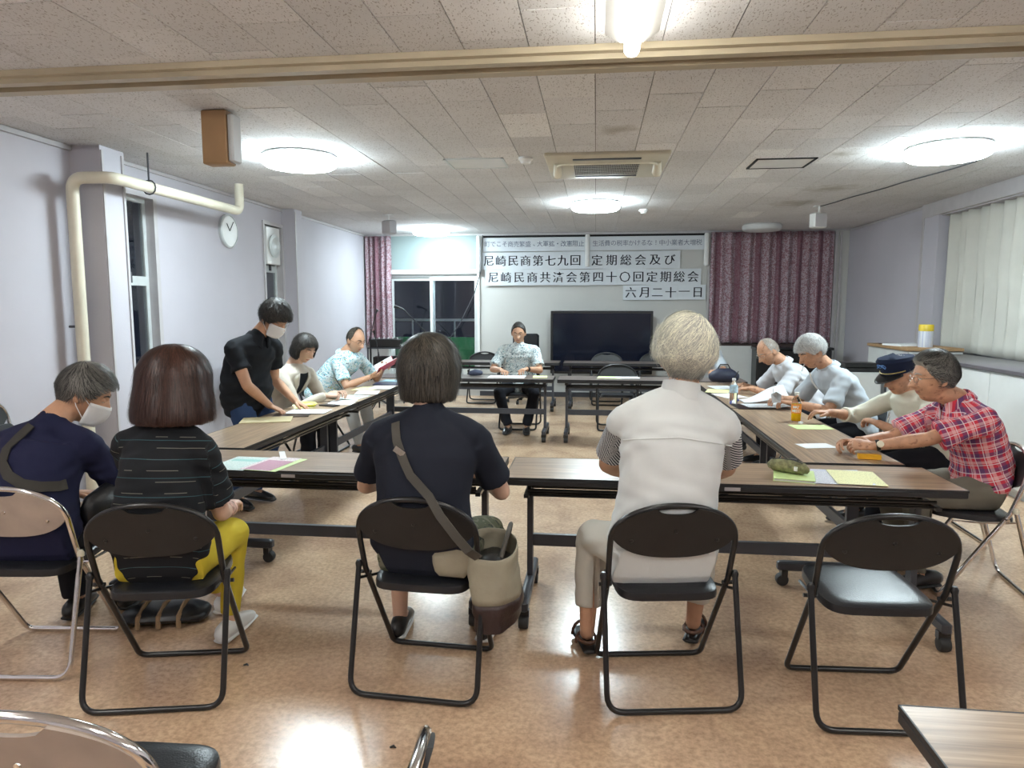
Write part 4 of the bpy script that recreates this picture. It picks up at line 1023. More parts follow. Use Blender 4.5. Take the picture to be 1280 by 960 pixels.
    # trousers
    if trousers:
        tm, kind = trousers
        ts = [shell([P-upv*.07-bx, P+upv*.03-bx, P+upv*.10-bx], [.166*bulk, .158*bulk*waist, .135*waist*bulk], [.128, .112*waist, .09*waist], side=hipside, n=26)]
        for i in range(2):
            kk = KN[i]; aa = AN[i]; flare = .006
            ts.append(shell([hips[i]-bx-arr([0, 0, .01]), hips[i]*.45+kk*.55-bx, kk-bx], [.098, .088, .070], side=hipside, n=20))
            if kind == 'long': ts.append(shell([kk-bx, kk*.5+aa*.5-bx, aa-bx+arr([0, 0, .015])], [.068, .062, .056], side=hipside, n=20, caps=False))
            if kind == 'ankle': ts.append(shell([kk-bx, kk*.5+aa*.5-bx, kk*.25+aa*.75-bx], [.070, .066, .060], side=hipside, n=20, caps=False))
            if kind == 'slim': ts.append(shell([kk-bx, kk*.5+aa*.5-bx, aa-bx+arr([0, 0, .03])], [.060, .052, .043], side=hipside, n=20, caps=False))
            if kind == 'short': ts.append(shell([kk-bx, kk*.9+aa*.1-bx], [.073, .076], side=hipside, n=20, caps=False))
        tme = fuse(ts, .009, 5); co = getco(tme); no = getno(tme)
        co = co+no*(.004*fold_field((co+bx)*arr([1, 1, 1.4]), .14, seed+50))[:, None]; co = press(co, bx, chair, hfw, P, .006); setco(tme, co)
        at = tme.attributes.new('tc', 'FLOAT_VECTOR', 'POINT'); at.data.foreach_set('vector', co.ravel())
        tme.materials.clear(); tme.materials.append(tm); tme.polygons.foreach_set('use_smooth', [True]*len(tme.polygons))
        to = bpy.data.objects.new('trousers', tme); COL.objects.link(to); to.parent = root
    # shoes
    if shoes:
        for i in range(2):
            fd = unit((hfw+hipside*(-.09 if i == 0 else .09))) if len(shoes) < 3 else unit(shoes[2][i]); a = AN[i]-bx; z0 = a[2]-.075
            a0 = a+arr([0, 0, -.075]); sd = np.cross(fd, (0, 0, 1))
            if shoes[1] == 'sandal':
                s = MB(); v3, f3 = shell([a0-fd*.075+arr([0, 0, .014]), a0+arr([0, 0, .014]), a0+fd*.09+arr([0, 0, .014]), a0+fd*.15+arr([0, 0, .014])], [.034, .034, .045, .036], [.012]*4, side=sd, n=14); s.add([tuple(p) for p in v3], f3)
                so_ = s.obj('shoe', M_black, root)
                for t in (.02, .10): 
                    s2 = MB().tube([tuple(a0+fd*t+sd*.045*math.cos(q)+arr([0, 0, .012+.062*math.sin(q)])) for q in np.linspace(0, PI, 9)], .007, 6); s2.obj('strap', shoes[0], so_)
                MB().tube([tuple(a0-fd*.06*math.cos(q)+sd*.04*math.sin(q)+arr([0, 0, .045])) for q in np.linspace(-PI/2, PI/2, 9)], .008, 6).obj('strap', shoes[0], so_)
            else:
                v3, f3 = shell([a0-fd*.07+arr([0, 0, .045]), a0-fd*.01+arr([0, 0, .048]), a0+fd*.07+arr([0, 0, .038]), a0+fd*.14+arr([0, 0, .030]), a0+fd*.175+arr([0, 0, .026])], [.036, .040, .045, .042, .028], [.040, .046, .036, .026, .018], side=sd, n=16)
                so_ = MB().add([tuple(p) for p in v3], f3).obj('shoe', shoes[0], root)
                v3, f3 = shell([a0-fd*.08+arr([0, 0, .012]), a0+fd*.07+arr([0, 0, .012]), a0+fd*.185+arr([0, 0, .012])], [.038, .046, .034], [.012]*3, side=sd, n=14)
                MB().add([tuple(p) for p in v3], f3).obj('sole', M_white if shoes[1] == 'white' else M_rubber, so_)
    if collar:
        mb = MB(); cm = collar
        # stand and two flaps lofted round the neck base
        n = 22; v = []; f3 = []
        c0 = Nk+upv*.012-bx
        for j, (rr, hh) in enumerate(((.066, -.014), (.062, .016), (.066, .024), (.078, .006), (.088, -.018), (.085, -.022), (.072, -.012))):
            for k in range(n+1):
                a = PI/2+.25+(2*PI-.5)*k/n; dp = 1+.0*abs(math.cos(a)); front = max(0, math.sin(a))
                drop = -.045*front**2*(j in (3, 4, 5, 6)) - .02*front; 
                v.append(tuple(c0+rt_*math.cos(a)*rr*1.05+fwd*(math.sin(a)*rr*1.05+.012*front)+upv*(hh+drop)))
        for j in range(6):
            for k in range(n): a = j*(n+1)+k; f3.append((a, a+1, a+n+2, a+n+1))
        co_ = mb.add(v, f3).obj('collar', cm, root); at = co_.data.attributes.new('tc', 'FLOAT_VECTOR', 'POINT'); at.data.foreach_set('vector', (arr(v)*1.0).ravel())
        md = co_.modifiers.new('t', 'SOLIDIFY'); md.thickness = .0025
    if hair:
        make_hair(hair, face, hair['mat'], root, W_, female, Hc-bx, HR.T, hs)
    return dict(root=root, W=W_, HR=HR, Hc=Hc, bx=bx, EL=EL, WR=WR, KN=KN, AN=AN, fwd=fwd, rt=rt_, up=upv, Nk=Nk, P=P, S=S, hfw=hfw, hs=hipside)
def glasses(p, m=None, oval=1.0):
    m = m or M_glassf; W_ = p['W']; b = MB()
    g = None
    for s in (-1, 1):
        b.tube([tuple(W_((s*(.033)+.022*math.cos(a), .098-.004*abs(math.cos(a)*s > 0), .004+.015*oval*math.sin(a)))) for a in np.linspace(0, 2*PI, 17)[:-1]], .0014, 5, closed=True)
    b.tube([tuple(W_((x, .100, .007))) for x in (-.011, 0, .011)], .0013, 5)
    g = b.obj('spectacles', m, p['root'])
    for s in (-1, 1): MB().tube([tuple(W_(q)) for q in ((s*.055, .094, .008), (s*.071, .05, .008), (s*.079, .0, .010), (s*.081, -.014, -.004))], .0013, 5).obj('temple', m, g)
def facemask(p, m=None):
    W_ = p['W']; v = []; f = []; nx, nz = 14, 8
    for j in range(nz+1):
        z = -.012-.10*j/nz
        for i in range(nx+1):
            a = -1.25+2.5*i/nx; R = .074; x = math.sin(a)*(R-.012*(j/nz)); y = .012+math.cos(a)*(.092-.01*j/nz)+.024*math.exp(-(a/.45)**2)*math.sin(PI*min(1, (j+1.2)/(nz+.5)))**.6
            v.append(tuple(W_((x, y, z))))
    for j in range(nz):
        for i in range(nx): a = j*(nx+1)+i; f.append((a, a+1, a+nx+2, a+nx+1))
    o = MB().add(v, f).obj('mask', M_mask, p['root']); md = o.modifiers.new('t', 'SOLIDIFY'); md.thickness = .0025
    for s in (-1, 1):
        MB().tube([tuple(W_(q)) for q in ((s*.070, .045, -.025), (s*.080, .01, .0), (s*.083, -.012, .018), (s*.085, -.028, -.005), (s*.078, .0, -.045), (s*.062, .04, -.085))], .0018, 5).obj('ear_loop', M_mask, o)
def strap(pts, w, t, name, m, parent, nrm):
    """flat ribbon"""
    v = []; f = []
    pts = [arr(q) for q in pts]
    for i, q in enumerate(pts):
        tt = unit(pts[min(i+1, len(pts)-1)]-pts[max(i-1, 0)]); nn = arr(nrm[i] if arr(nrm).ndim > 1 else nrm); s = unit(np.cross(tt, nn)); n2 = unit(np.cross(s, tt))
        v += [tuple(q-s*w/2-n2*t/2), tuple(q+s*w/2-n2*t/2), tuple(q+s*w/2+n2*t/2), tuple(q-s*w/2+n2*t/2)]
    for i in range(len(pts)-1):
        for k in range(4): f.append((i*4+k, i*4+(k+1) % 4, i*4+4+(k+1) % 4, i*4+4+k))
    f.append((3, 2, 1, 0)); k = (len(pts)-1)*4; f.append((k, k+1, k+2, k+3))
    return MB().add(v, f).obj(name, m, parent)
def on_back(p, u, h, off=.012):
    """point on the back of the shirt: u to the person's right, h above the pelvis along the spine (ray cast)"""
    root = p['root']; sh = [c for c in root.children if c.name.startswith('shirt')][0]
    C = p['P']+p['up']*h+p['rt']*u-p['bx']; o = V(C-p['fwd']*.6); d = V(p['fwd'])
    ok, loc, nn, ix = sh.ray_cast(o, d)
    if not ok: return C-p['fwd']*.1, -p['fwd']
    return arr(loc)+arr(nn)*off, arr(nn)
H_black = hair_mat('black_hair', (.007, .006, .006), (.045, .038, .032), .55)
H_brown = hair_mat('brown_hair', (.022, .009, .007), (.075, .03, .02), .38)
H_dkgrey = hair_mat('dark_greying_hair', (.012, .011, .010), (.10, .085, .065), .42)
H_salt = hair_mat('salt_pepper_hair', (.015, .015, .015), (.22, .21, .19), .45)
H_white = hair_mat('white_hair', (.42, .42, .38), (.95, .93, .76), .6, (1.22, 1.34))
H_silver = hair_mat('silver_hair', (.40, .41, .42), (.68, .68, .66), .5)
H_thin = hair_mat('thin_grey_hair', (.30, .26, .22), (.45, .42, .38), .5)
def cloth(name, col, var=.08, rough=.85, sheen=0):
    m, nt, b, vec, u, v = cloth_uv(name, rough)
    nz = N(nt, 'ShaderNodeTexNoise', i_Scale=7.0, i_Detail=3.0); nt.links.new(vec, nz.inputs['Vector'])
    mr = N(nt, 'ShaderNodeMapRange'); nt.links.new(nz.outputs['Fac'], mr.inputs[0]); mr.inputs[3].default_value = 1-var; mr.inputs[4].default_value = 1+var
    cm = N(nt, 'ShaderNodeVectorMath', operation='SCALE'); cm.inputs[0].default_value = col; nt.links.new(mr.outputs[0], cm.inputs['Scale']); nt.links.new(cm.outputs[0], b.inputs['Base Color'])
    return m
C_navy = cloth('navy_tee', (.016, .018, .050)); C_dark = cloth('charcoal_navy_tee', (.016, .019, .030)); C_black = cloth('black_cotton', (.012, .014, .018))
C_vest = cloth('pale_vest', (.62, .65, .65), .04); C_cream = cloth('cream_trousers', (.56, .54, .48), .05); C_yellow = cloth('yellow_trousers', (.55, .44, .04), .06)
C_blackt = cloth('black_trousers', (.012, .013, .018)); C_jeans = cloth('blue_jeans', (.03, .06, .14), .2); C_beige = cloth('beige_jacket', (.50, .46, .40), .05)
C_white = cloth('white_shirt', (.55, .565, .60), .03); C_white2 = cloth('blue_white_shirt', (.47, .52, .57), .03); C_offw = cloth('cream_tee', (.66, .65, .55), .03)
C_olive = cloth('grey_olive_trousers', (.16, .15, .12)); C_grey = cloth('light_grey_trousers', (.38, .38, .37)); C_camo = speckle('camo_shorts', (.10, .11, .07), [((.18, .18, .13), .52), ((.05, .06, .05), .6)], 12)
C_aloha = speckle('aloha_print', (.66, .70, .69), [((.30, .42, .45), .56), ((.05, .07, .09), .60), ((.12, .18, .22), .62)], 48)
C_aloha2 = speckle('leafy_print', (.68, .78, .80), [((.20, .52, .62), .56), ((.03, .05, .12), .62), ((.55, .60, .15), .66)], 26, warp=(1, 2.2, 1))

B = (0, 0, -1)
# P3: back to the viewer, tote across the body
p3 = person('dark-haired person seen from behind in a dark tee with a crossbody strap', (-.67, 2.63, .535), (-.67, 2.735, 1.075), (-.68, 2.80, 1.235), (0, 1),
  [(-.865, 2.715, .965), (-.475, 2.715, .965)], [(-1.02, 2.80, .70), (-.36, 2.82, .70)], [(-.86, 3.06, .74), (-.50, 3.06, .74)],
  [(-.90, 3.05, .6), (-.46, 3.05, .6)], [(-.875, 2.98, .085), (-.475, 3.0, .085)], [dict(curl=.4), dict(curl=.4)], (C_dark, (.25, 1.1)), (C_camo, 'short'),
  dict(mat=H_dkgrey, thick=.040, n=5600, lump=1.6, flick=1.8, jig=.2, wave=.6, len=.10, w=.0012, bob=.122, flare=-1.3, seed=3, whorl=(-.10, -.35, .93), drop=.4, line=[(0, .6), (50, .4), (62, .0), (80, -.2), (110, -.5), (140, -.72), (180, -.76)]),
  skin=M_skinp, face=False, bulk=1.12, waist=1.08, pitch=5, shoes=(M_black, 'white'), shirt_low=.0, seed=3, chair=(-.665, 2.665, -3))
# P4: white-haired man in a vest
p4 = person('white-haired man seen from behind in a pale grey utility vest over striped sleeves', (.262, 2.66, .545), (.335, 2.775, 1.17), (.355, 2.83, 1.295), (.05, 1),
  [(.115, 2.75, 1.045), (.50, 2.74, 1.035)], [(-.09, 2.86, .78), (.60, 2.92, .78)], [(.16, 3.14, .74), (.50, 3.16, .74)],
  [(.0, 3.1, .7), (.52, 3.1, .7)], [(-.02, 2.93, .09), (.455, 3.08, .09)], [dict(curl=.4), dict(curl=.4)], (C_vest, (.9, 1)), (C_cream, 'ankle'),
  dict(mat=H_white, thick=.044, n=5600, len=.10, w=.0014, seed=5, whorl=(.25, -.15, .95), drop=.4, sweep=-.15, jig=.16, flick=1.6, line=[(0, .6), (50, .4), (62, .05), (78, -.02), (95, .0), (108, -.40), (140, -.80), (180, -.86)]), sleeve='vest', headscale=1.14, face=False, bulk=1.08, waist=1.12, pitch=4,
  shoes=(mat('brown_strap', (.10, .045, .025), .5), 'sandal', ((-.25, 1, 0), (.3, 1, 0))), shirt_low=.115, seed=6, chair=(.275, 2.70, 9))
# sleeves below the vest and vest details
def extra_sleeves(p, m, t0, t1, r0, r1, name='sleeve'):
    for i in range(2):
        a, b = p['S'][i], p['EL'][i]; v, f = shell([a*(1-t)+b*t-p['bx'] for t in np.linspace(t0, t1, 6)], list(np.linspace(r0, r1, 6)), side=p['fwd'], n=22, caps=False)
        o = MB().add([tuple(q) for q in v], f).obj(name, m, p['root']); me = o.data
        co = getco(me)+p['bx']; ax = unit(b-a); s0 = unit(p['fwd']-ax*np.dot(p['fwd'], ax)); q0 = np.cross(ax, s0); rel = co-a
        tc = np.stack([np.arctan2(rel@q0, rel@s0)*.06, rel@ax, 0*rel[:, 0]], 1); at = me.attributes.new('tc', 'FLOAT_VECTOR', 'POINT'); at.data.foreach_set('vector', tc.ravel())
extra_sleeves(p4, bold_stripes(), .05, .72, .060, .066)
def seam(p, pairs, name='seam', m=None, r=.0022):
    pts = []
    for u, h in pairs:
        q, n = on_back(p, u, h, .001); pts.append(tuple(q))
    return MB().tube(pts, r, 6).obj(name, m, p['root'])
seam(p4, [(u, .455-.02*abs(u)/.2) for u in np.linspace(-.20, .20, 25)], m=C_vest, r=.003)
seam(p4, [(u, .02) for u in np.linspace(-.17, .17, 19)], 'hem_band', C_vest, .004)
v_, f_ = shell([p4['Nk']-p4['bx']+p4['up']*h for h in (-.035, .0, .035)], [.088, .078, .072], [.084, .076, .070], side=p4['rt'], n=24, caps=False)
MB().add([tuple(q) for q in v_], f_).obj('collar', C_vest, p4['root'])
# P2: woman, brown bob
p2 = person('woman with reddish brown bob from behind in black striped top and yellow trousers', (-1.66, 2.43, .535), (-1.665, 2.525, 1.035), (-1.665, 2.58, 1.19), (.05, 1),
  [(-1.835, 2.51, .95), (-1.535, 2.53, .935)], [(-1.98, 2.62, .65), (-1.50, 2.62, .60)], [(-1.75, 2.86, .62), (-1.605, 2.83, .61)],
  [(-1.83, 2.9, .7), (-1.58, 2.9, .7)], [(-1.80, 3.12, .09), (-1.63, 2.85, .085)], [dict(curl=.5), dict(dir=(-.2, 1, .1), curl=.6)], (thin_stripes(), (.22, 1.1)), (C_yellow, 'slim'),
  dict(mat=H_brown, thick=.048, n=6500, lump=1.3, flick=1.5, jig=.14, len=.17, w=.0013, bob=.150, flare=1.5, seed=8, whorl=(.0, -.1, .99), drop=.6), skin=M_skinp, face=False, female=True, bulk=1.02, waist=1.05, limb=.9, shoes=(M_white, 'white'), pitch=4, shirt_low=.0, seed=9, chair=(-1.66, 2.475, 12))
a, b = p2['EL'][1]-p2['bx'], p2['WR'][1]-p2['bx']; v_, f_ = shell([a*.45+b*.55, a*.2+b*.8, b*1.0, b+unit(b-a)*.05], [.036, .034, .036, .038], side=(1, 0, 0), n=16)
MB().add([tuple(q) for q in v_], f_).obj('arm_cover', mat('patterned_arm_cover', (.5, .30, .24), .8, var=.7, scale=45), p2['root'])
# P1: man in navy, mask, left edge
p1 = person('man in a navy tee and white mask bending forward at the left edge', (-2.37, 2.58, .53), (-2.365, 2.745, .985), (-2.30, 2.88, 1.105), (.86, .5),
  [(-2.575, 2.70, .885), (-2.22, 2.77, .885)], [(-2.72, 2.8, .6), (-2.14, 2.98, .66)], [(-2.50, 3.02, .60), (-2.09, 3.16, .64)],
  [(-2.55, 3.05, .7), (-2.25, 3.1, .7)], [(-2.50, 2.98, .085), (-2.30, 3.12, .085)], [dict(curl=.5), dict(curl=.4)], (C_navy, (.2, 1.12)), (C_blackt, 'long'),
  dict(mat=H_salt, thick=.024, n=3600, len=.06, w=.0011, seed=12, whorl=(.1, -.4, .9)), pitch=28, brow=H_black, shoes=(M_black, 'dark'), bulk=1.1, waist=1.1, seed=12, chair=(-2.36, 2.62, 6))
facemask(p1); 
# P5 standing
p5 = person('standing man in a black short-sleeved shirt, white mask and glasses leaning on the table', (-2.58, 4.88, .87), (-2.50, 4.93, 1.275), (-2.385, 4.97, 1.415), (.95, -.30),
  [(-2.46, 5.10, 1.19), (-2.60, 4.75, 1.19)], [(-2.5, 5.2, .9), (-2.50, 4.58, .95)], [(-2.33, 5.16, .765), (-2.40, 4.88, .765)],
  [(-2.5, 5.0, .5), (-2.5, 4.8, .5)], [(-2.62, 5.02, .085), (-2.66, 4.80, .085)], [dict(dir=(.6, .1, -.35), curl=.25, spread=1), dict(dir=(.7, .15, -.35), curl=.3, spread=1)], (C_black, (.42, 1.15)), (C_jeans, 'long'),
  dict(mat=H_black, thick=.028, n=4600, lump=2.4, len=.085, w=.0020, seed=15, whorl=(.1, -.2, .95), drop=.2, jig=.25, flick=1.8, wave=.8, fringe=.2, line=[(0, .48), (30, .45), (50, .2), (62, -.05), (88, .0), (100, -.02), (112, -.45), (140, -.66), (180, -.7)]), pitch=32, brow=H_black, shoes=(M_black, 'dark'), collar=C_black, bulk=1.1, waist=1.1, shirt_low=.09, seed=15)
facemask(p5); glasses(p5, M_glassm)
# P6 woman in beige
p6 = person('woman with tied dark hair in a beige jacket over black writing at the left table', (-2.78, 5.62, .535), (-2.575, 5.67, .985), (-2.465, 5.68, 1.145), (.9, -.45),
  [(-2.50, 5.83, .905), (-2.60, 5.50, .905)], [(-2.42, 5.95, .6), (-2.50, 5.40, .62)], [(-2.22, 5.76, .755), (-2.25, 5.60, .755)],
  [(-2.4, 5.75, .7), (-2.4, 5.5, .7)], [(-2.35, 5.78, .085), (-2.38, 5.52, .085)], [dict(dir=(1, -.5, .2), n=(.2, -.3, -1), curl=.7), dict(dir=(1, .4, .1), n=(0, .5, -.8), curl=.8)], (C_beige, (.2, 1.1)), (C_blackt, 'long'),
  dict(mat=H_black, thick=.015, n=3600, lump=2.2, len=.11, w=.0020, bob=.085, flare=.2, jig=.25, flick=1.5, wave=.8, seed=18, whorl=(0, .1, .99), drop=.5, line=[(0, .55), (35, .5), (55, .2), (75, -.2), (90, -.35), (112, -.6), (140, -.7), (180, -.72)]), skin=M_skinp, sleeve='long', pitch=26, brow=H_black, female=True, shoes=(M_black, 'dark'), limb=.9, seed=18, chair=(-2.78, 5.62, -90))
# dark top and lapels on the front of the jacket
def on_front(p, u, h, off=.004):
    sh = [c for c in p['root'].children if c.name.startswith('shirt')][0]
    C = p['P']+p['up']*h+p['rt']*u-p['bx']; ok, loc, nn, ix = sh.ray_cast(V(C+p['fwd']*.6), V(-p['fwd']))
    d_ = float(np.dot(arr(loc)-C, p['fwd'])) if ok else 9
    return (arr(loc)+arr(nn)*off) if d_ < .21 else C+p['fwd']*.16
LT_ = float(np.dot(p6['Nk']-p6['P'], p6['up']))
v_ = []; f_ = []
for i in range(10):
    t = i/9; w_ = .050*(1-t*.6)
    for x in (-1, -.33, .33, 1): v_.append(tuple(on_front(p6, x*w_, LT_+.0-.22*t, .006)))
for i in range(9):
    for k in range(3): f_.append((i*4+k, i*4+k+1, i*4+k+5, i*4+k+4))
MB().add(v_, f_).obj('inner_top', C_black, p6['root'])
for s in (-1, 1):
    v_ = []; f_ = []
    for i in range(8):
        t = i/7; a_ = .048*(1-t*.6); w_ = .055*math.sin(PI*min(1, t*.8+.25))
        v_ += [tuple(on_front(p6, s*a_, LT_-.22*t, .012)), tuple(on_front(p6, s*(a_+w_), LT_-.02-.20*t, .014))]
    for i in range(7): f_.append((i*2, i*2+1, i*2+3, i*2+2))
    o = MB().add(v_, f_).obj('lapel', C_beige, p6['root']); md = o.modifiers.new('t', 'SOLIDIFY'); md.thickness = .003
# P7 reading
p7 = person('balding man with glasses in a leafy blue print shirt reading a red book', (-2.86, 6.92, .535), (-2.575, 6.92, 1.01), (-2.44, 6.90, 1.155), (.86, -.5),
  [(-2.48, 7.10, .945), (-2.59, 6.75, .945)], [(-2.36, 7.28, .65), (-2.50, 6.62, .68)], [(-2.20, 7.04, .87), (-2.26, 6.78, .79)],
  [(-2.4, 7.05, .7), (-2.4, 6.75, .7)], [(-2.35, 7.1, .085), (-2.38, 6.78, .085)], [dict(dir=(.7, -.5, .3), n=(-.3, -.4, -.4), curl=.6), dict(dir=(.9, .25, .25), n=(0, .3, .9), curl=.45)], (C_aloha2, (.2, 1.12)), (C_grey, 'long'),
  dict(mat=H_dkgrey, thick=.010, n=1500, len=.04, w=.0016, seed=21, line=BALDLINE), pitch=20, brow=H_black, shoes=(M_black, 'dark'), collar=C_aloha2, bulk=1.1, waist=1.15, seed=21, chair=(-2.82, 6.90, -90))
glasses(p7)
# P8 facing
p8 = person('man facing the viewer in a pale speckled shirt seated at the far table', (-.93, 8.52, .535), (-.93, 8.50, 1.02), (-.93, 8.42, 1.18), (.02, -1),
  [(-.735, 8.47, .955), (-1.125, 8.47, .955)], [(-.60, 8.36, .7), (-1.30, 8.36, .7)], [(-.80, 8.10, .77), (-1.10, 8.10, .755)],
  [(-.65, 8.1, .7), (-1.2, 8.1, .7)], [(-.80, 8.12, .085), (-1.02, 8.12, .085)], [dict(dir=(-.5, -.9, -.05), curl=.6), dict(dir=(.5, -.9, -.1), curl=.3)], (C_aloha, (.2, 1.15)), (C_blackt, 'long'),
  dict(mat=H_black, thick=.008, n=2200, len=.05, w=.0018, seed=24, whorl=(.1, .8, .6), jig=.2, line=[(0, .76), (25, .72), (45, .62), (60, .38), (72, .05), (88, .1), (100, .05), (112, -.40), (140, -.62), (180, -.66)]), pitch=16, brow=H_black, shoes=(M_black, 'dark'), bulk=1.14, waist=1.15, seed=24, chair=(-.93, 8.50, 180))
glasses(p8, M_glassm, .8)
wv, wf = shell([p8['WR'][0]-p8['bx']+unit(p8['EL'][0]-p8['WR'][0])*t for t in (.01, .035)], [.030, .032], side=(0, 0, 1), n=14, caps=False); MB().add([tuple(q) for q in wv], wf).obj('wrist_watch', M_black, p8['root'])
v_ = [tuple(p8['Nk']-p8['bx']+p8['fwd']*y+p8['rt']*x+p8['up']*z) for x, y, z in ((-.052, .060, .01), (.052, .060, .01), (0, .112, -.085), (0, .095, .0))]
MB().add(v_, [(0, 2, 3), (3, 2, 1)]).obj('neck_opening', M_skin, p8['root'], smooth=False)
# P9 hidden
p9 = person('dark-haired person in a white shirt mostly hidden behind the white-haired man', (1.22, 8.52, .535), (1.20, 8.49, 1.02), (1.19, 8.42, 1.18), (-.3, -1),
  [(1.41, 8.46, .955), (1.03, 8.46, .955)], [(1.52, 8.3, .7), (.92, 8.3, .7)], [(1.36, 8.08, .77), (1.06, 8.08, .77)],
  [(1.42, 8.1, .7), (1.0, 8.1, .7)], [(1.38, 8.12, .085), (1.05, 8.12, .085)], [dict(curl=.5), dict(curl=.5)], (C_white2, (.2, 1.15)), (C_blackt, 'long'),
  dict(mat=H_black, thick=.02, n=1000, len=.07, w=.002, seed=27), pitch=15, brow=H_black, shoes=(M_black, 'dark'), collar=C_white2, bulk=1.1, seed=27, chair=(1.22, 8.50, 180))
# P10 bald
p10 = person('bald elderly man with glasses in a white shirt writing at the right table', (2.02, 6.72, .535), (1.735, 6.70, .975), (1.59, 6.68, 1.085), (-.93, -.37),
  [(1.79, 6.53, .90), (1.73, 6.88, .90)], [(1.66, 6.34, .6), (1.6, 7.05, .6)], [(1.42, 6.54, .755), (1.40, 6.82, .755)],
  [(1.6, 6.6, .7), (1.6, 6.85, .7)], [(1.62, 6.6, .085), (1.62, 6.85, .085)], [dict(dir=(-.8, .3, -.05), curl=.6), dict(dir=(-.8, -.4, -.05), curl=.7)], (C_white, (.2, 1.15)), (C_blackt, 'long'),
  dict(mat=H_thin, thick=.004, n=500, len=.03, w=.0015, seed=30, line=BALDLINE), skin=M_skinr, pitch=34, brow=H_thin, shoes=(M_black, 'dark'), collar=C_white, bulk=1.08, seed=30, chair=(2.0, 6.72, 90))
glasses(p10, M_glassm)
# P11 silver
p11 = person('silver-haired man in a pale shirt looking down with a loose mask in his hands', (2.08, 5.70, .535), (1.815, 5.70, 1.02), (1.68, 5.68, 1.145), (-.95, -.30),
  [(1.87, 5.52, .945), (1.81, 5.88, .945)], [(1.78, 5.34, .64), (1.64, 6.02, .64)], [(1.52, 5.52, .76), (1.50, 5.80, .76)],
  [(1.65, 5.55, .7), (1.65, 5.85, .7)], [(1.66, 5.56, .085), (1.66, 5.85, .085)], [dict(dir=(-.8, .3, .1), curl=.7), dict(dir=(-.8, -.35, -.05), curl=.6)], (C_white2, (.2, 1.15)), (C_blackt, 'long'),
  dict(mat=H_silver, thick=.024, n=3600, lump=1.8, len=.08, w=.0018, seed=33, whorl=(.35, -.3, .85), jig=.14, flick=1.2, wave=.5, line=[(0, .5), (30, .45), (50, .3), (62, .0), (78, -.05), (88, .05), (100, .0), (112, -.45), (140, -.66), (180, -.7)]), skin=M_skinr, pitch=28, brow=H_dkgrey, shoes=(M_black, 'dark'), collar=C_white2, bulk=1.08, seed=33, chair=(2.05, 5.70, 90))
# P12 cap
p12 = person('elderly man in a navy peaked cap and cream tee at the right table', (2.30, 4.84, .535), (2.085, 4.82, .945), (1.965, 4.78, 1.055), (-.90, -.42),
  [(2.12, 4.64, .875), (2.04, 5.0, .875)], [(2.02, 4.42, .62), (1.90, 5.22, .66)], [(1.79, 4.62, .76), (1.60, 4.96, .775)],
  [(1.8, 4.7, .7), (1.8, 5.0, .7)], [(1.82, 4.7, .085), (1.82, 5.0, .085)], [dict(dir=(-.3, .8, .1), curl=.6), dict(dir=(-1, -.05, .05), curl=.5)], (C_offw, (.2, 1.15)), (C_blackt, 'long'),
  dict(mat=H_thin, thick=.008, n=600, len=.03, w=.0015, seed=36, line=BALDLINE), skin=M_skinr, pitch=18, brow=H_thin, shoes=(M_black, 'dark'), sleeve='three', bulk=1.1, waist=1.1, seed=36, chair=(2.24, 4.82, 88))
# P13 plaid
M_plaid = plaid()
p13 = person('elderly man in a red plaid shirt leaning on the table corner with folded hands', (2.08, 3.93, .54), (1.90, 3.90, 1.005), (1.775, 3.89, 1.125), (-1, .02),
  [(1.965, 3.725, .925), (1.90, 4.07, .915)], [(1.80, 3.60, .66), (1.76, 4.24, .66)], [(1.43, 3.83, .755), (1.43, 3.98, .755)],
  [(1.7, 3.80, .7), (1.7, 4.05, .7)], [(1.76, 3.82, .085), (1.76, 4.08, .085)], [dict(dir=(-.95, .25, .05), n=(.1, .6, -.8), curl=.75, spread=.1), dict(dir=(-.95, -.25, .02), n=(0, -.6, -.8), curl=.75, spread=.1)], (M_plaid, (.18, 1.25)), (C_olive, 'long'),
  dict(mat=H_salt, thick=.024, n=4600, len=.075, w=.0013, seed=39, whorl=(0, .85, .5), jig=.14, wave=.5, line=[(0, .66), (25, .66), (45, .55), (60, .25), (78, .05), (88, .1), (100, .02), (112, -.35), (140, -.55), (180, -.6)]), skin=M_skinr, pitch=6, brow=H_thin, shoes=(M_black, 'dark'), collar=M_plaid, bulk=1.04, waist=1.02, limb=.95, shirt_low=.02, eye_open=.6, seed=39, chair=(2.02, 3.90, 82))
glasses(p13, M_glassm)
v_, f_ = shell([p13['P']-p13['bx']+p13['up']*h for h in (.028, .066)], [.184, .180], [.150, .146], side=p13['hs'], n=30, caps=False); MB().add([tuple(q) for q in v_], f_).obj('belt', M_black, p13['root'])
# watch on the near wrist (his left)
q0 = p13['WR'][0]-p13['bx']; dr = unit(p13['EL'][0]-p13['WR'][0])
v_, f_ = shell([q0+dr*.012, q0+dr*.030], [.031, .032], side=(0, 0, 1), n=16, caps=False); wt_ = MB().add([tuple(q) for q in v_], f_).obj('wrist_watch', M_black, p13['root'])
MB().add(*[([tuple(q) for q in z[0]], z[1]) for z in [shell([q0+dr*.021+arr([0, -.028, .012]), q0+dr*.021+arr([0, -.036, .015])], [.018, .017], side=(1, 0, 0), n=18, caps=False)]][0]).obj('watch_dial', mat('cream_dial', (.7, .66, .5), .3), wt_)
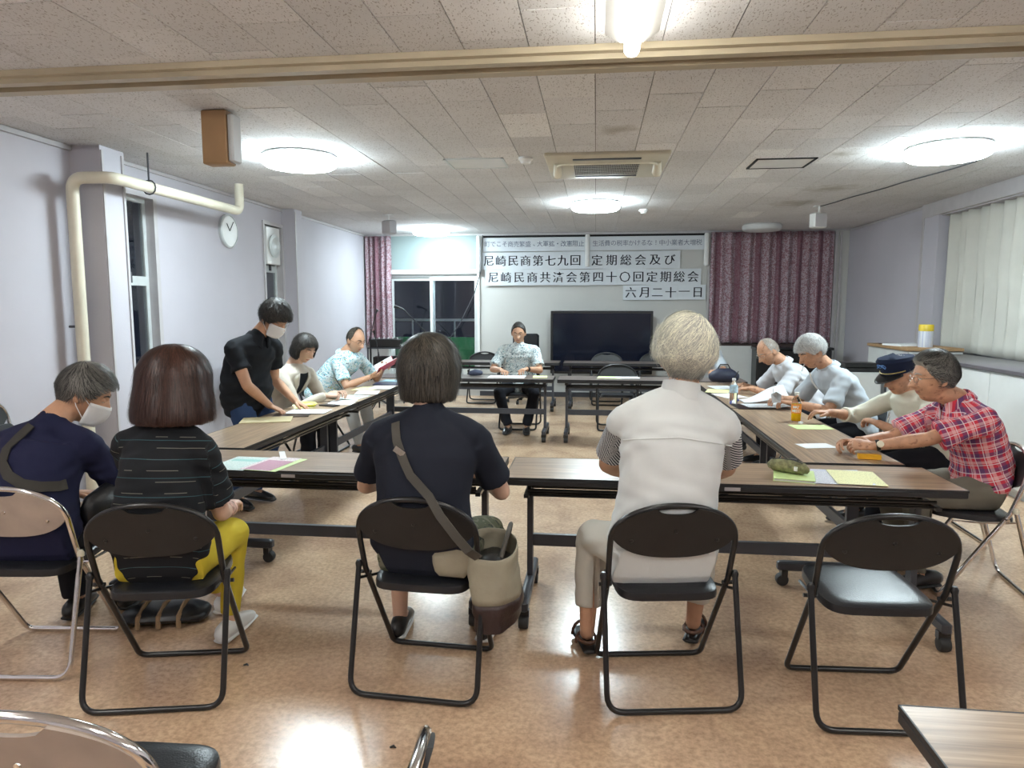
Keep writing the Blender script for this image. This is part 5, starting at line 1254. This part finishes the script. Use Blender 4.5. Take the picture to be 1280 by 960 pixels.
# peaked cap on P12 (worn: a child)
W12 = p12['W']; cv = []; cf = []; rows = [(.082, .104, .030), (.084, .106, .062), (.094, .118, .085), (.097, .122, .100), (.085, .108, .118), (.05, .065, .127), (.01, .012, .130)]; n = 32
for rx_, ry_, z in rows:
    for k in range(n):
        a = 2*PI*k/n; cv.append(tuple(W12((math.sin(a)*rx_, math.cos(a)*ry_, z+.018*math.cos(a)*(z > .07)))))
for j in range(len(rows)-1):
    for k in range(n): cf.append((j*n+k, j*n+(k+1) % n, (j+1)*n+(k+1) % n, (j+1)*n+k))
cf.append(tuple((len(rows)-1)*n+k for k in range(n)))
cap_ = MB().add(cv, cf).obj('cap', cloth('navy_felt', (.012, .02, .05)), p12['root'])
pk = MB(); v_ = []; 
for j in range(5):
    for k in range(15):
        a = -1.15+2.3*k/14; R = 1+.16*j*math.cos(a*.95); v_.append(tuple(W12((math.sin(a)*.083*(1+.04*j), math.cos(a)*.105*R-.0, .034-.007*j*math.cos(a)))))
o = pk.add(v_, [(j*15+k, j*15+k+1, j*15+k+16, j*15+k+15) for j in range(4) for k in range(14)]).obj('peak', M_black, cap_); md = o.modifiers.new('t', 'SOLIDIFY'); md.thickness = .003
MB().tube([tuple(W12((math.sin(a)*.086, math.cos(a)*.108, .046))) for a in np.linspace(-1.3, 1.3, 16)], .0035, 6).obj('gold_cord', mat('gold_cord', (.55, .45, .18), .4, .3), cap_)
b_ = MB()
for s in (-1, 1): b_.tube([tuple(W12((s*.016+.014*math.cos(a), .116+.006*math.sin(a), .095+.012*math.sin(a)))) for a in np.linspace(0, 2*PI, 13)[:-1]], .003, 6, closed=True)
b_.tube([tuple(W12((x, .121, .092+.012*math.cos(x*80)))) for x in np.linspace(-.03, .03, 9)], .003, 6)
b_.obj('badge_embroidery', mat('blue_embroidery', (.10, .25, .60), .6), cap_)
# P1 strap and waist bag
sp_ = [on_back(p1, u, h, .010) for u, h in ((-.035, .47), (-.065, .42), (-.08, .36), (-.07, .30), (-.03, .245), (.03, .21), (.09, .20), (.14, .205), (.175, .215))]
strap([q[0] for q in sp_], .042, .004, 'bag_strap', mat('dark_webbing', (.035, .032, .026), .8), p1['root'], [q[1] for q in sp_])
v_, f_ = shell([(.20, .14, .60), (.215, .22, .62), (.23, .31, .60)], [.085, .10, .07], [.045, .055, .04], side=(0, .3, 1), n=18)
MB().add(v_, f_).obj('waist_bag', M_vinyl, p1['root'])
# P3 strap and tote (hangs from the wearer's shoulder: its own thing)
sp_ = [on_back(p3, u, h, .006) for u, h in ((-.115, .50), (-.105, .47), (-.09, .43), (-.07, .39), (-.045, .345), (-.02, .30))]
bag = empty('tote_bag', (-.40, 2.66, .26), 0, 'beige canvas tote with a dark brown base hanging beside the chair on a crossbody strap', 'bag')
ab = arr([-.40, 2.66, .26]); off = p3['bx']-ab
low_ = [arr(q)-ab for q in ((-.605, 2.462, .80), (-.56, 2.440, .735), (-.50, 2.435, .66), (-.455, 2.45, .60), (-.43, 2.52, .55))]; pts = [q[0]+off for q in sp_]+low_
strap(pts, .034, .004, 'strap', mat('olive_webbing', (.07, .065, .055), .8), bag, [q[1] for q in sp_]+[arr([0, -1, .1])]*5)
MB().box(-.022, .022, -.006, .006, -.012, .012).obj('buckle', M_chrome, bag, loc=tuple(pts[3]+arr([0, -.006, 0])), rot=(0, .6, 0))
def bagshape(z0, z1, name, m, k=8):
    v = []; f = []; n = 28; 
    for j in range(k+1):
        t = j/k; z = z0+(z1-z0)*t
        for i in range(n):
            a = 2*PI*i/n; zz = z+.03*math.cos(a)*(z/.29)*.0
            X = .095+.012*math.sin(3*a+1)*(z < .2); Y = .165-.03*(z/.29)+.01*math.sin(2*a)
            v.append((math.copysign(abs(math.cos(a))**.7, math.cos(a))*X*(.85 if z < .05 else 1)+.02*(1-z/.29)+.006*math.sin(25*z+3*a), math.copysign(abs(math.sin(a))**.7, math.sin(a))*Y, z+.025*math.sin(a-.6)*(z > .2)))
    for j in range(k):
        for i in range(n): f.append((j*n+i, j*n+(i+1) % n, (j+1)*n+(i+1) % n, (j+1)*n+i))
    f.append(tuple(range(n-1, -1, -1)))
    o = MB().add(v, f if z0 == 0 else f[:-1]).obj(name, m, bag); md = o.modifiers.new('t', 'SOLIDIFY'); md.thickness = .004; return o
bagshape(0, .105, 'leather_base', mat('dark_brown_leather', (.030, .014, .012), .4, var=.2, bump=.2), 5); bagshape(.105, .30, 'canvas_body', mat('canvas', (.30, .27, .20), .85, var=.08, scale=12, bump=.15), 8)
MB().box(-.07, .07, -.12, .12, .10, .255, b=.03).obj('contents', M_black, bag)
MB().tube(rpath([(.05, -.1, .28), (.07, -.05, .36), (.07, .08, .37), (.05, .13, .29)], .05), .009, 8).obj('handle', mat('olive_webbing', (.07, .065, .055), .8), bag)
v_, f_ = shell([(-.20, -.10, .25), (-.11, -.10, .265), (-.05, -.10, .28)], [.055, .075, .03], [.018, .02, .01], side=(0, 0, 1), n=14)
MB().add(v_, f_).obj('folded_flap', MC['canvas'], bag)

# ================================================================== things on the tables
TZ = .7008
def sheet(name, x, y, rz, w, h, m, label, cat='paper', t=.0012, z=TZ, curl=0, group=None):
    v = []; f = []; n = 8
    for s in (0, 1):
        for j in range(n+1):
            for i in range(n+1):
                u, q = i/n, j/n; zz = curl*(max(0, u-.6)/.4)**2+curl*.4*(max(0, .3-q)/.3)**2
                v.append(((u-.5)*w, (q-.5)*h, zz+t*s))
    K = (n+1)**2
    for j in range(n):
        for i in range(n): a = j*(n+1)+i; f.append((a, a+n+1, a+n+2, a+1)); f.append((K+a, K+a+1, K+a+n+2, K+a+n+1))
    for i in range(n):
        a = i; f.append((a, a+1, K+a+1, K+a)); a = n*(n+1)+i; f.append((a, K+a, K+a+1, a+1))
        a = i*(n+1); f.append((a, K+a, K+a+n+1, a+n+1)); a = i*(n+1)+n; f.append((a, a+n+1, K+a+n+1, K+a))
    o = MB().add(v, f).obj(name, m, loc=(x, y, z), rot=(0, 0, math.radians(rz)), smooth=False); tag(o, label, cat, group); return o
M_flyg = printed('green_flyer', (.70, .82, .80), (.05, .3, .25), .012, .55, ((.25, .6, .55), -.08, .08, .04, .09))
M_flym = printed('magenta_flyer', (.80, .74, .74), (.3, .05, .2), .012, .5, ((.42, .13, .24), -.06, .105, -.14, .07))
sheet('flyer', -1.80, 3.31, -3, .20, .29, M_flyg, 'white and green flyer lying beside the striped-top woman on the front left table', 'flyer')
sheet('coloured_sheet', -1.62, 3.31, -8, .21, .29, M_yelgr, 'yellow-green sheet lying under the magenta flyer on the front left table')
sheet('flyer', -1.635, 3.315, -8, .17, .29, M_flym, 'magenta and white flyer lying on the front left table', 'flyer', z=TZ+.0015)
o = sheet('folded_leaflet', -1.66, 3.50, 28, .03, .20, M_paperw, 'narrow white folded strip lying behind the magenta flyer', 'leaflet', t=.003, z=TZ+.003)
# pencil pouch, notebook, newsletters
nb = empty('notebook', (.925, 3.345, TZ), math.radians(-14), 'green covered notebook lying under the olive pencil pouch', 'notebook')
MB().box(-.075, .095, -.10, .10, 0, .011).obj('pages', M_paperw, nb, smooth=False); MB().box(-.08, .10, -.105, .105, .011, .014).box(-.08, .10, -.105, .105, -.0004, .0012).obj('cover', M_yelgr, nb, smooth=False)
po = empty('pencil_pouch', (.915, 3.375, TZ+.0145), math.radians(-38), 'olive camouflage pencil pouch resting on the green notebook', 'pouch')
v_, f_ = shell([(-.075, 0, .028), (-.07, 0, .030), (0, 0, .033), (.075, 0, .028), (.082, 0, .026)], [.026, .034, .037, .032, .022], [.024, .029, .033, .027, .02], side=(0, 1, 0), n=20)
v_ = [(x, y, max(.0, z)) for x, y, z in v_]
MB().add(v_, f_).obj('fabric_body', speckle('pouch_camo', (.20, .20, .10), [((.10, .11, .05), .52), ((.33, .31, .18), .6)], 30) if False else mat('pouch_olive', (.20, .20, .10), .8, var=.5, scale=45, bump=.2), po)
MB().tube([(-.07, -.012, .058), (-.03, -.012, .066), (.03, -.012, .066), (.075, -.012, .056)], .0022, 6).obj('zip', M_char, po)
MB().box(.0, .035, .008, .028, .060, .066).obj('patch', M_char, po, smooth=False)
MB().box(.045, .06, -.040, -.034, .022, .042).obj('logo_mark', M_paperw, po, smooth=False)
M_news = printed('newsletter', (.74, .76, .82), (.12, .15, .3), .011, .6, ((.45, .5, .7), -.13, .14, .115, .13))
sheet('newsletter', 1.13, 3.37, -4, .27, .30, M_news, 'white printed newsletter beside the pencil pouch on the front right table', 'newsletter', curl=.004)
sheet('newsletter', 1.215, 3.35, -7, .21, .28, M_yel, 'pale yellow printed sheet overlapping the white newsletter', 'newsletter', z=TZ+.0045)
# right side tables
o = MB().box(-.055, .055, -.018, .018, 0, .026, b=.002).obj('small_box', mat('orange_yellow_card', (.80, .42, .02), .45), loc=(1.44, 3.80, TZ), rot=(0, 0, -.12)); tag(o, 'small yellow cardboard box by the plaid-shirted man\'s wrist', 'box')
sheet('paper_sheet', 1.27, 4.13, 12, .19, .13, M_paperw, 'blank white sheet in front of the plaid-shirted man\'s hands')
sheet('paper_sheet', 1.43, 4.78, 5, .24, .17, M_yelgr, 'yellow-green sheet in front of the man in the peaked cap')
def bottle(x, y, r, h, liquid, label, capm, lab=None, lx=0):
    bt = empty('plastic_bottle', (x, y, TZ), math.radians(lx), label, 'bottle')
    prof = [(r*.8, 0), (r, .008), (r, h*.62), (r*.97, h*.66), (r*.75, h*.78), (r*.42, h*.86), (.013, h*.89), (.013, h*.93)]
    MB().lathe(prof, (0, 0, 0), 24).obj('clear_wall', M_pet, bt)
    if liquid: MB().lathe([(r*.77, .003), (r*.955, .010), (r*.955, h*.60), (.001, h*.601)], (0, 0, 0), 24).obj('drink', liquid, bt)
    MB().lathe([(.015, h*.915), (.0155, h*.92), (.0155, h*.99), (.013, h)], (0, 0, 0), 20).obj('cap', capm, bt)
    if lab: MB().lathe([(r+.0006, h*lab[1]), (r+.0008, h*lab[2])], (0, 0, 0), 24).obj('label_sleeve', lab[0], bt)
    return bt
M_pet = mat('clear_plastic', (.95, .97, .98), .03, var=0, trans=1, ior=1.15)
M_or = mat('orange_drink', (.85, .50, .0), .15, var=.02)
bt = bottle(1.40, 5.02, .033, .205, M_or, 'clear plastic bottle of yellow-orange drink with a white cap', M_white, (mat('orange_label', (.85, .30, .03), .35, var=.05), .28, .60))
for i, s in enumerate(('MAT', 'MEDO')):
    for k, ch in enumerate(s):
        a = -1.86+ (k-(len(s)-1)/2)*.40
        e = empty('tmp', (0, 0, 0)); bpy.data.objects.remove(e)
        cu = bpy.data.curves.new('t', 'FONT'); cu.body = ch; cu.size = .026; cu.align_x = 'CENTER'; cu.offset = .0008; to = bpy.data.objects.new('t', cu); COL.objects.link(to); bpy.context.view_layer.update()
        me = bpy.data.meshes.new_from_object(to.evaluated_get(bpy.context.evaluated_depsgraph_get())); me.materials.clear(); me.materials.append(M_paperw); bpy.data.objects.remove(to)
        o = bpy.data.objects.new('character', me); COL.objects.link(o); o.parent = bt; o.location = (math.cos(a)*.0345, math.sin(a)*.0345, .094-.026*i); o.rotation_euler = (PI/2, 0, a+PI/2)
bottle(1.13, 5.84, .033, .215, None, 'clear water bottle with a pale blue label on the right table edge', M_white, (mat('pale_blue_label', (.45, .62, .72), .3, var=.3, scale=60), .45, .72))
o = MB().lathe([(.016, 0), (.016, .012), (.013, .015)], (1.40, 4.90, TZ), 18).obj('bottle_cap', M_white); tag(o, 'loose white cap lying in front of the orange drink bottle', 'cap')
sheet('document_folder', 1.32, 5.72, 3, .42, .30, M_black, 'thin black folder lying open under the white papers on the right table', 'folder', t=.004)
sheet('paper_sheet', 1.36, 5.74, 8, .32, .25, M_paper, 'printed white sheet on the black folder', z=TZ+.0045, curl=.012)
# curled page pile held up between the two men
v_ = []; f_ = []; n = 14
for i in range(n+1):
    for j in range(7):
        u = i/n; t = j/6; v_.append((-.17+.36*u, -.10+.22*t, .004+.13*math.sin(min(1, u*1.15)*PI/2)**2*(.35+.65*t)*(.6+.4*u)))
for i in range(n):
    for j in range(6): a = i*7+j; f_.append((a, a+7, a+8, a+1))
o = MB().add(v_, f_).obj('raised_pages', M_paper, loc=(1.40, 6.0, TZ+.003)); tag(o, 'white printed pages curling upward in front of the bald man', 'papers'); md = o.modifiers.new('t', 'SOLIDIFY'); md.thickness = .003
for k, (x, y, rz, m, la) in enumerate(((1.20, 6.40, 20, M_paperw, 'white sheet nearest the bald man\'s hands'), (1.16, 6.75, -15, M_yel, 'pale yellow sheet beyond the water bottle'), (1.25, 7.05, 10, M_paper, 'printed sheet near the far end of the right table'))):
    sheet('paper_sheet', x, y, rz, .21, .29, m, la, z=TZ)
o = MB().tube([(0, -.035, .012), (0, .035, .012)], .011, 8).obj('glue_stick', mat('blue_plastic', (.03, .06, .4), .4), loc=(1.20, 6.05, TZ)); tag(o, 'small blue glue stick lying behind the water bottle', 'stick')
hb = empty('shoulder_bag', (1.33, 7.42, TZ), .2, 'dark navy bag standing on the far end of the right table', 'bag')
v_, f_ = shell([(-.10, 0, .075), (-.06, 0, .085), (.06, 0, .085), (.10, 0, .075)], [.075, .09, .09, .075], [.06, .075, .075, .06], side=(0, 1, 0), n=18); v_ = [(x, y, max(0, z)) for x, y, z in v_]
MB().add(v_, f_).obj('fabric_body', mat('navy_nylon', (.012, .016, .04), .6, bump=.2), hb); MB().tube([(-.07, 0, .15), (-.04, 0, .20), (.04, 0, .20), (.07, 0, .15)], .006, 6).obj('handle', M_black, hb)
# mask in P11's hands
v_ = [tuple(x) for x in ((0, 0, 0), (.02, -.05, .03), (.03, -.08, .0), (.01, -.03, -.05), (-.02, 0, -.04))]
mk = empty('loose_mask', tuple(p11['WR'][0]+arr([-.13, .02, .045])), 0, 'crumpled white face mask held in the silver-haired man\'s hand', 'mask')
MB().add([(-.03, -.01, -.045), (.03, -.03, -.04), (.035, -.02, .02), (.0, .0, .04), (-.035, .01, .02), (0, .02, -.01)], [(0, 1, 5), (1, 2, 5), (2, 3, 5), (3, 4, 5), (4, 0, 5), (5, 1, 0), (5, 2, 1), (5, 3, 2), (5, 4, 3), (5, 0, 4)]).obj('fabric', M_mask, mk)
MB().tube([(-.02, 0, .03), (-.03, -.01, .09), (.01, -.01, .10), (.02, 0, .03)], .002, 5).obj('ear_loop', M_mask, mk)
cd = p11; MB().tube([tuple(cd['W'](q)) for q in ((-.02, .10, -.045), (-.03, .145, -.075))], .0035, 6).obj('white_stick', M_white, cd['root'])
lan = MB().tube([tuple(cd['W'](q)) for q in ((.0, .08, -.13), (-.02, .10, -.19), (-.03, .09, -.26))], .006, 6).obj('lanyard', M_white, cd['root'])
def pen(p, i, label, m=None, dz=.0):
    w = p['WR'][i]; d = unit(w-p['EL'][i]); a = w+d*.12+arr([0, 0, .045+dz]); 
    o = MB().tube([(0, 0, -.055), (0, 0, -.04), (0, 0, .07)], [.001, .004, .004], 8).obj('pen', m or M_black, loc=tuple(a), rot=(.5, .35*(1 if d[0] < 0 else -1), 0)); tag(o, label, 'pen')
pen(p10, 1, 'black pen in the bald man\'s writing hand'); pen(p6, 1, 'dark pen in the hand of the woman in the beige jacket'); 
# left side tables
M_env = mat('manila', (.62, .54, .32), .6, var=.05)
sheet('envelope', -2.30, 4.62, 20, .34, .24, M_env, 'manila envelope lying in front of the standing man', 'envelope', t=.005)
sheet('document_folder', -2.22, 4.86, 15, .26, .20, M_black, 'black folder edge between the envelope and the white sheets', 'folder', t=.004)
sheet('paper_sheet', -2.16, 5.02, 4, .30, .21, M_paper, 'printed white sheets beside the standing man\'s hand', z=TZ+.0045)
o = MB().box(-.08, .08, -.05, .05, 0, .035, b=.015).obj('yellow_pouch', mat('yellow_vinyl', (.75, .72, .12), .4), loc=(-2.30, 5.30, TZ), rot=(0, 0, .2)); tag(o, 'small yellow pouch by the elbow of the woman in beige', 'pouch')
sheet('coloured_sheet', -2.33, 5.32, 30, .16, .22, M_yel, 'pale yellow sheet lying under the yellow pouch', z=TZ-.0002, t=.0008)
o = MB().box(-.04, .04, -.08, .08, 0, .009, b=.003).obj('mobile_phone', M_black, loc=(-2.13, 5.36, TZ), rot=(0, 0, 1.2)); tag(o, 'black mobile phone lying in front of the yellow pouch', 'phone')
for k, (x, y, rz, m, la) in enumerate(((-2.10, 5.56, 8, M_paper, 'printed sheet just before the hands of the woman in beige'), (-2.12, 5.88, -6, M_flyg, 'pale green printed sheet left of the printed pile'), (-2.10, 6.22, 12, M_paper, 'printed sheet midway between the two seated readers'), (-2.20, 6.50, -4, M_yel, 'cream printed sheet near the red book reader\'s elbow'), (-2.08, 6.62, 5, M_paperw, 'blank white sheet near the inner table edge'))):
    sheet('paper_sheet', x, y, rz, .21, .29, m, la, z=TZ+.0013*k)
sheet('document_folder', -2.12, 6.98, 8, .31, .23, mat('navy_cover', (.02, .04, .12), .4), 'navy blue folder under the red book reader\'s hands', 'folder', t=.006)
sheet('coloured_sheet', -2.14, 7.26, -5, .30, .22, mat('sky_blue_paper', (.35, .60, .75), .6), 'light blue sheet at the far end of the left table')
# red book open
bk = empty('red_book', (-2.13, 6.90, .86), math.radians(-62), 'open red covered book held up by the balding reader', 'book')
for s in (-1, 1):
    L = [(0, 0, 0), (s*.165, .0, .075)]
    a = math.radians(26)
    def P_(u, v, w): return (s*(u*math.cos(a)-w*math.sin(a)*.0)-0, v*.85-w*.5, u*math.sin(a)+v*.45+w)
    MB().add([P_(0, -.11, 0), P_(.165, -.11, 0), P_(.165, .11, 0), P_(0, .11, 0), P_(0, -.11, .004), P_(.165, -.11, .004), P_(.165, .11, .004), P_(0, .11, .004)], [(0, 3, 2, 1), (4, 5, 6, 7), (0, 1, 5, 4), (1, 2, 6, 5), (2, 3, 7, 6), (3, 0, 4, 7)]).obj('cover', mat('red_cover', (.42, .01, .035), .45), bk, smooth=False)
    MB().add([P_(0, -.105, .005), P_(.16, -.105, .005), P_(.16, .105, .005), P_(0, .105, .005), P_(0, -.105, .018), P_(.158, -.105, .010), P_(.158, .105, .010), P_(0, .105, .018)], [(0, 3, 2, 1), (4, 5, 6, 7), (0, 1, 5, 4), (1, 2, 6, 5), (2, 3, 7, 6), (3, 0, 4, 7)]).obj('pages', M_paperw, bk, smooth=False)
# far tables
sheet('paper_sheet', -1.00, 7.86, 0, .42, .29, M_paperw, 'wide white sheet in front of the man facing the viewer')
sheet('coloured_sheet', -.62, 7.86, 4, .16, .22, M_yel, 'yellow notepad sheet at the right end of the facing man\'s table', t=.006)
sheet('coloured_sheet', .16, 7.90, -6, .26, .22, M_yelgr, 'yellow-green sheet on the table before the empty chair')
sheet('paper_sheet', .36, 7.90, 6, .26, .20, M_paperw, 'white sheet on the table before the empty chair', z=TZ+.0014)
v_, f_ = shell([(-.05, 0, .03), (0, 0, .04), (.06, 0, .035)], [.04, .055, .04], [.028, .038, .03], side=(0, 1, 0), n=16); v_ = [(x, y, max(0, z)) for x, y, z in v_]
o = MB().add(v_, f_).obj('cloth_cap', mat('slate_cloth', (.05, .06, .10), .8), loc=(-1.38, 7.92, TZ)); tag(o, 'folded slate blue cloth cap on the table left of the facing man', 'cap')
# audio gear and microphone stands in the rear left corner
ag = empty('audio_rack', (-3.25, 10.6, 0), .2, 'black audio equipment trolley in front of the pink curtain', 'audio rack')
for z in (.25, .55, .85): MB().box(-.28, .28, -.2, .2, z, z+.02).obj('shelf', M_char, ag, smooth=False)
for x in (-.27, .27):
    for y in (-.19, .19): MB().tube([(x, y, .0), (x, y, .87)], .012, 8).obj('post', M_char, ag)
MB().box(-.24, .24, -.17, .17, .87, 1.0, b=.01).obj('mixer', M_black, ag); MB().box(-.2, .2, -.15, .15, .57, .72, b=.005).obj('amplifier', M_black, ag)
for k in range(6): MB().lathe([(.012, 0), (.010, .02)], (-.18+.07*k, -.05, 1.0), 10).obj('knob', M_white, ag)
def mic(x, y, h, lean, label):
    m = empty('microphone_stand', (x, y, 0), 0, label, 'mic stand')
    MB().tube([(0, 0, .04), (0, 0, h)], .011, 8).obj('pole', M_black, m)
    for k in range(3):
        a = k*2*PI/3+.3; MB().tube([(0, 0, .18), (math.cos(a)*.25, math.sin(a)*.25, .012)], .009, 6).obj('leg', M_black, m)
    e = (lean[0], 0, h+lean[1]); MB().tube([(-lean[0]*.3, 0, h-lean[1]*.3), e], .008, 6).obj('boom', M_black, m)
    MB().tube([e, (e[0]+lean[0]*.12, 0, e[2]+.03), (e[0]+lean[0]*.3, 0, e[2]+.05)], [.012, .016, .028], 10).obj('microphone', M_black, m)
mic(-3.35, 10.1, 1.05, (.10, .35), 'black microphone stand upright before the pink curtain')
mic(-2.55, 10.9, .95, (-.50, .50), 'black microphone stand with boom leaning left before the window')
mic(-3.1, 9.7, .85, (-.05, .25), 'short black microphone stand beside the audio trolley')
# foreground bits
fb = empty('floor_bag', (-2.03, 2.98, 0), .25, 'low dark bag with tan straps lying between the two seated people at left', 'bag')
v_, f_ = shell([(-.17, 0, .035), (-.1, 0, .045), (.1, 0, .045), (.17, 0, .035)], [.09, .11, .11, .09], [.03, .04, .04, .03], side=(0, 1, 0), n=18); v_ = [(x, y, max(.0, z)) for x, y, z in v_]
MB().add(v_, f_).obj('fabric_body', M_vinyl, fb)
for x in (-.09, .0, .09): MB().tube([(x, -.112, .01), (x, -.10, .06), (x, 0, .086), (x, .10, .06)], .012, 6).obj('strap', mat('tan_strap', (.26, .17, .09), .7), fb)
for k, (x, y, la) in enumerate(((-1.45, 2.62, 'tiny dark scrap on the floor beside the striped-top woman\'s chair'), (-1.72, 2.12, 'small dark scrap on the floor behind the striped-top woman\'s chair'), (-.68, 2.16, 'small curled dark scrap on the floor behind the tote wearer\'s chair'))):
    o = MB().tube([(0, 0, .003), (.012, .006, .005), (.022, 0, .003)], [.003, .005, .002], 6).obj('scrap', M_black, loc=(x, y, 0)); tag(o, la, 'scrap')
bp_ = empty('backpack', (2.30, 5.25, .0), .3, 'small black backpack on the floor between the cap wearer and the silver-haired man', 'backpack')
v_, f_ = shell([(0, 0, .08), (0, 0, .2), (0, 0, .40), (0, 0, .62), (0, 0, .70)], [.14, .16, .16, .13, .08], [.08, .10, .10, .08, .05], side=(0, 1, 0), n=20); v_ = [(x, y, max(0, z)) for x, y, z in v_]
MB().add(v_, f_).obj('fabric_body', M_vinyl, bp_); MB().tube([(-.03, -.05, .72), (-.03, 0, .78), (-.03, .05, .72)], .01, 6).obj('handle', M_black, bp_)
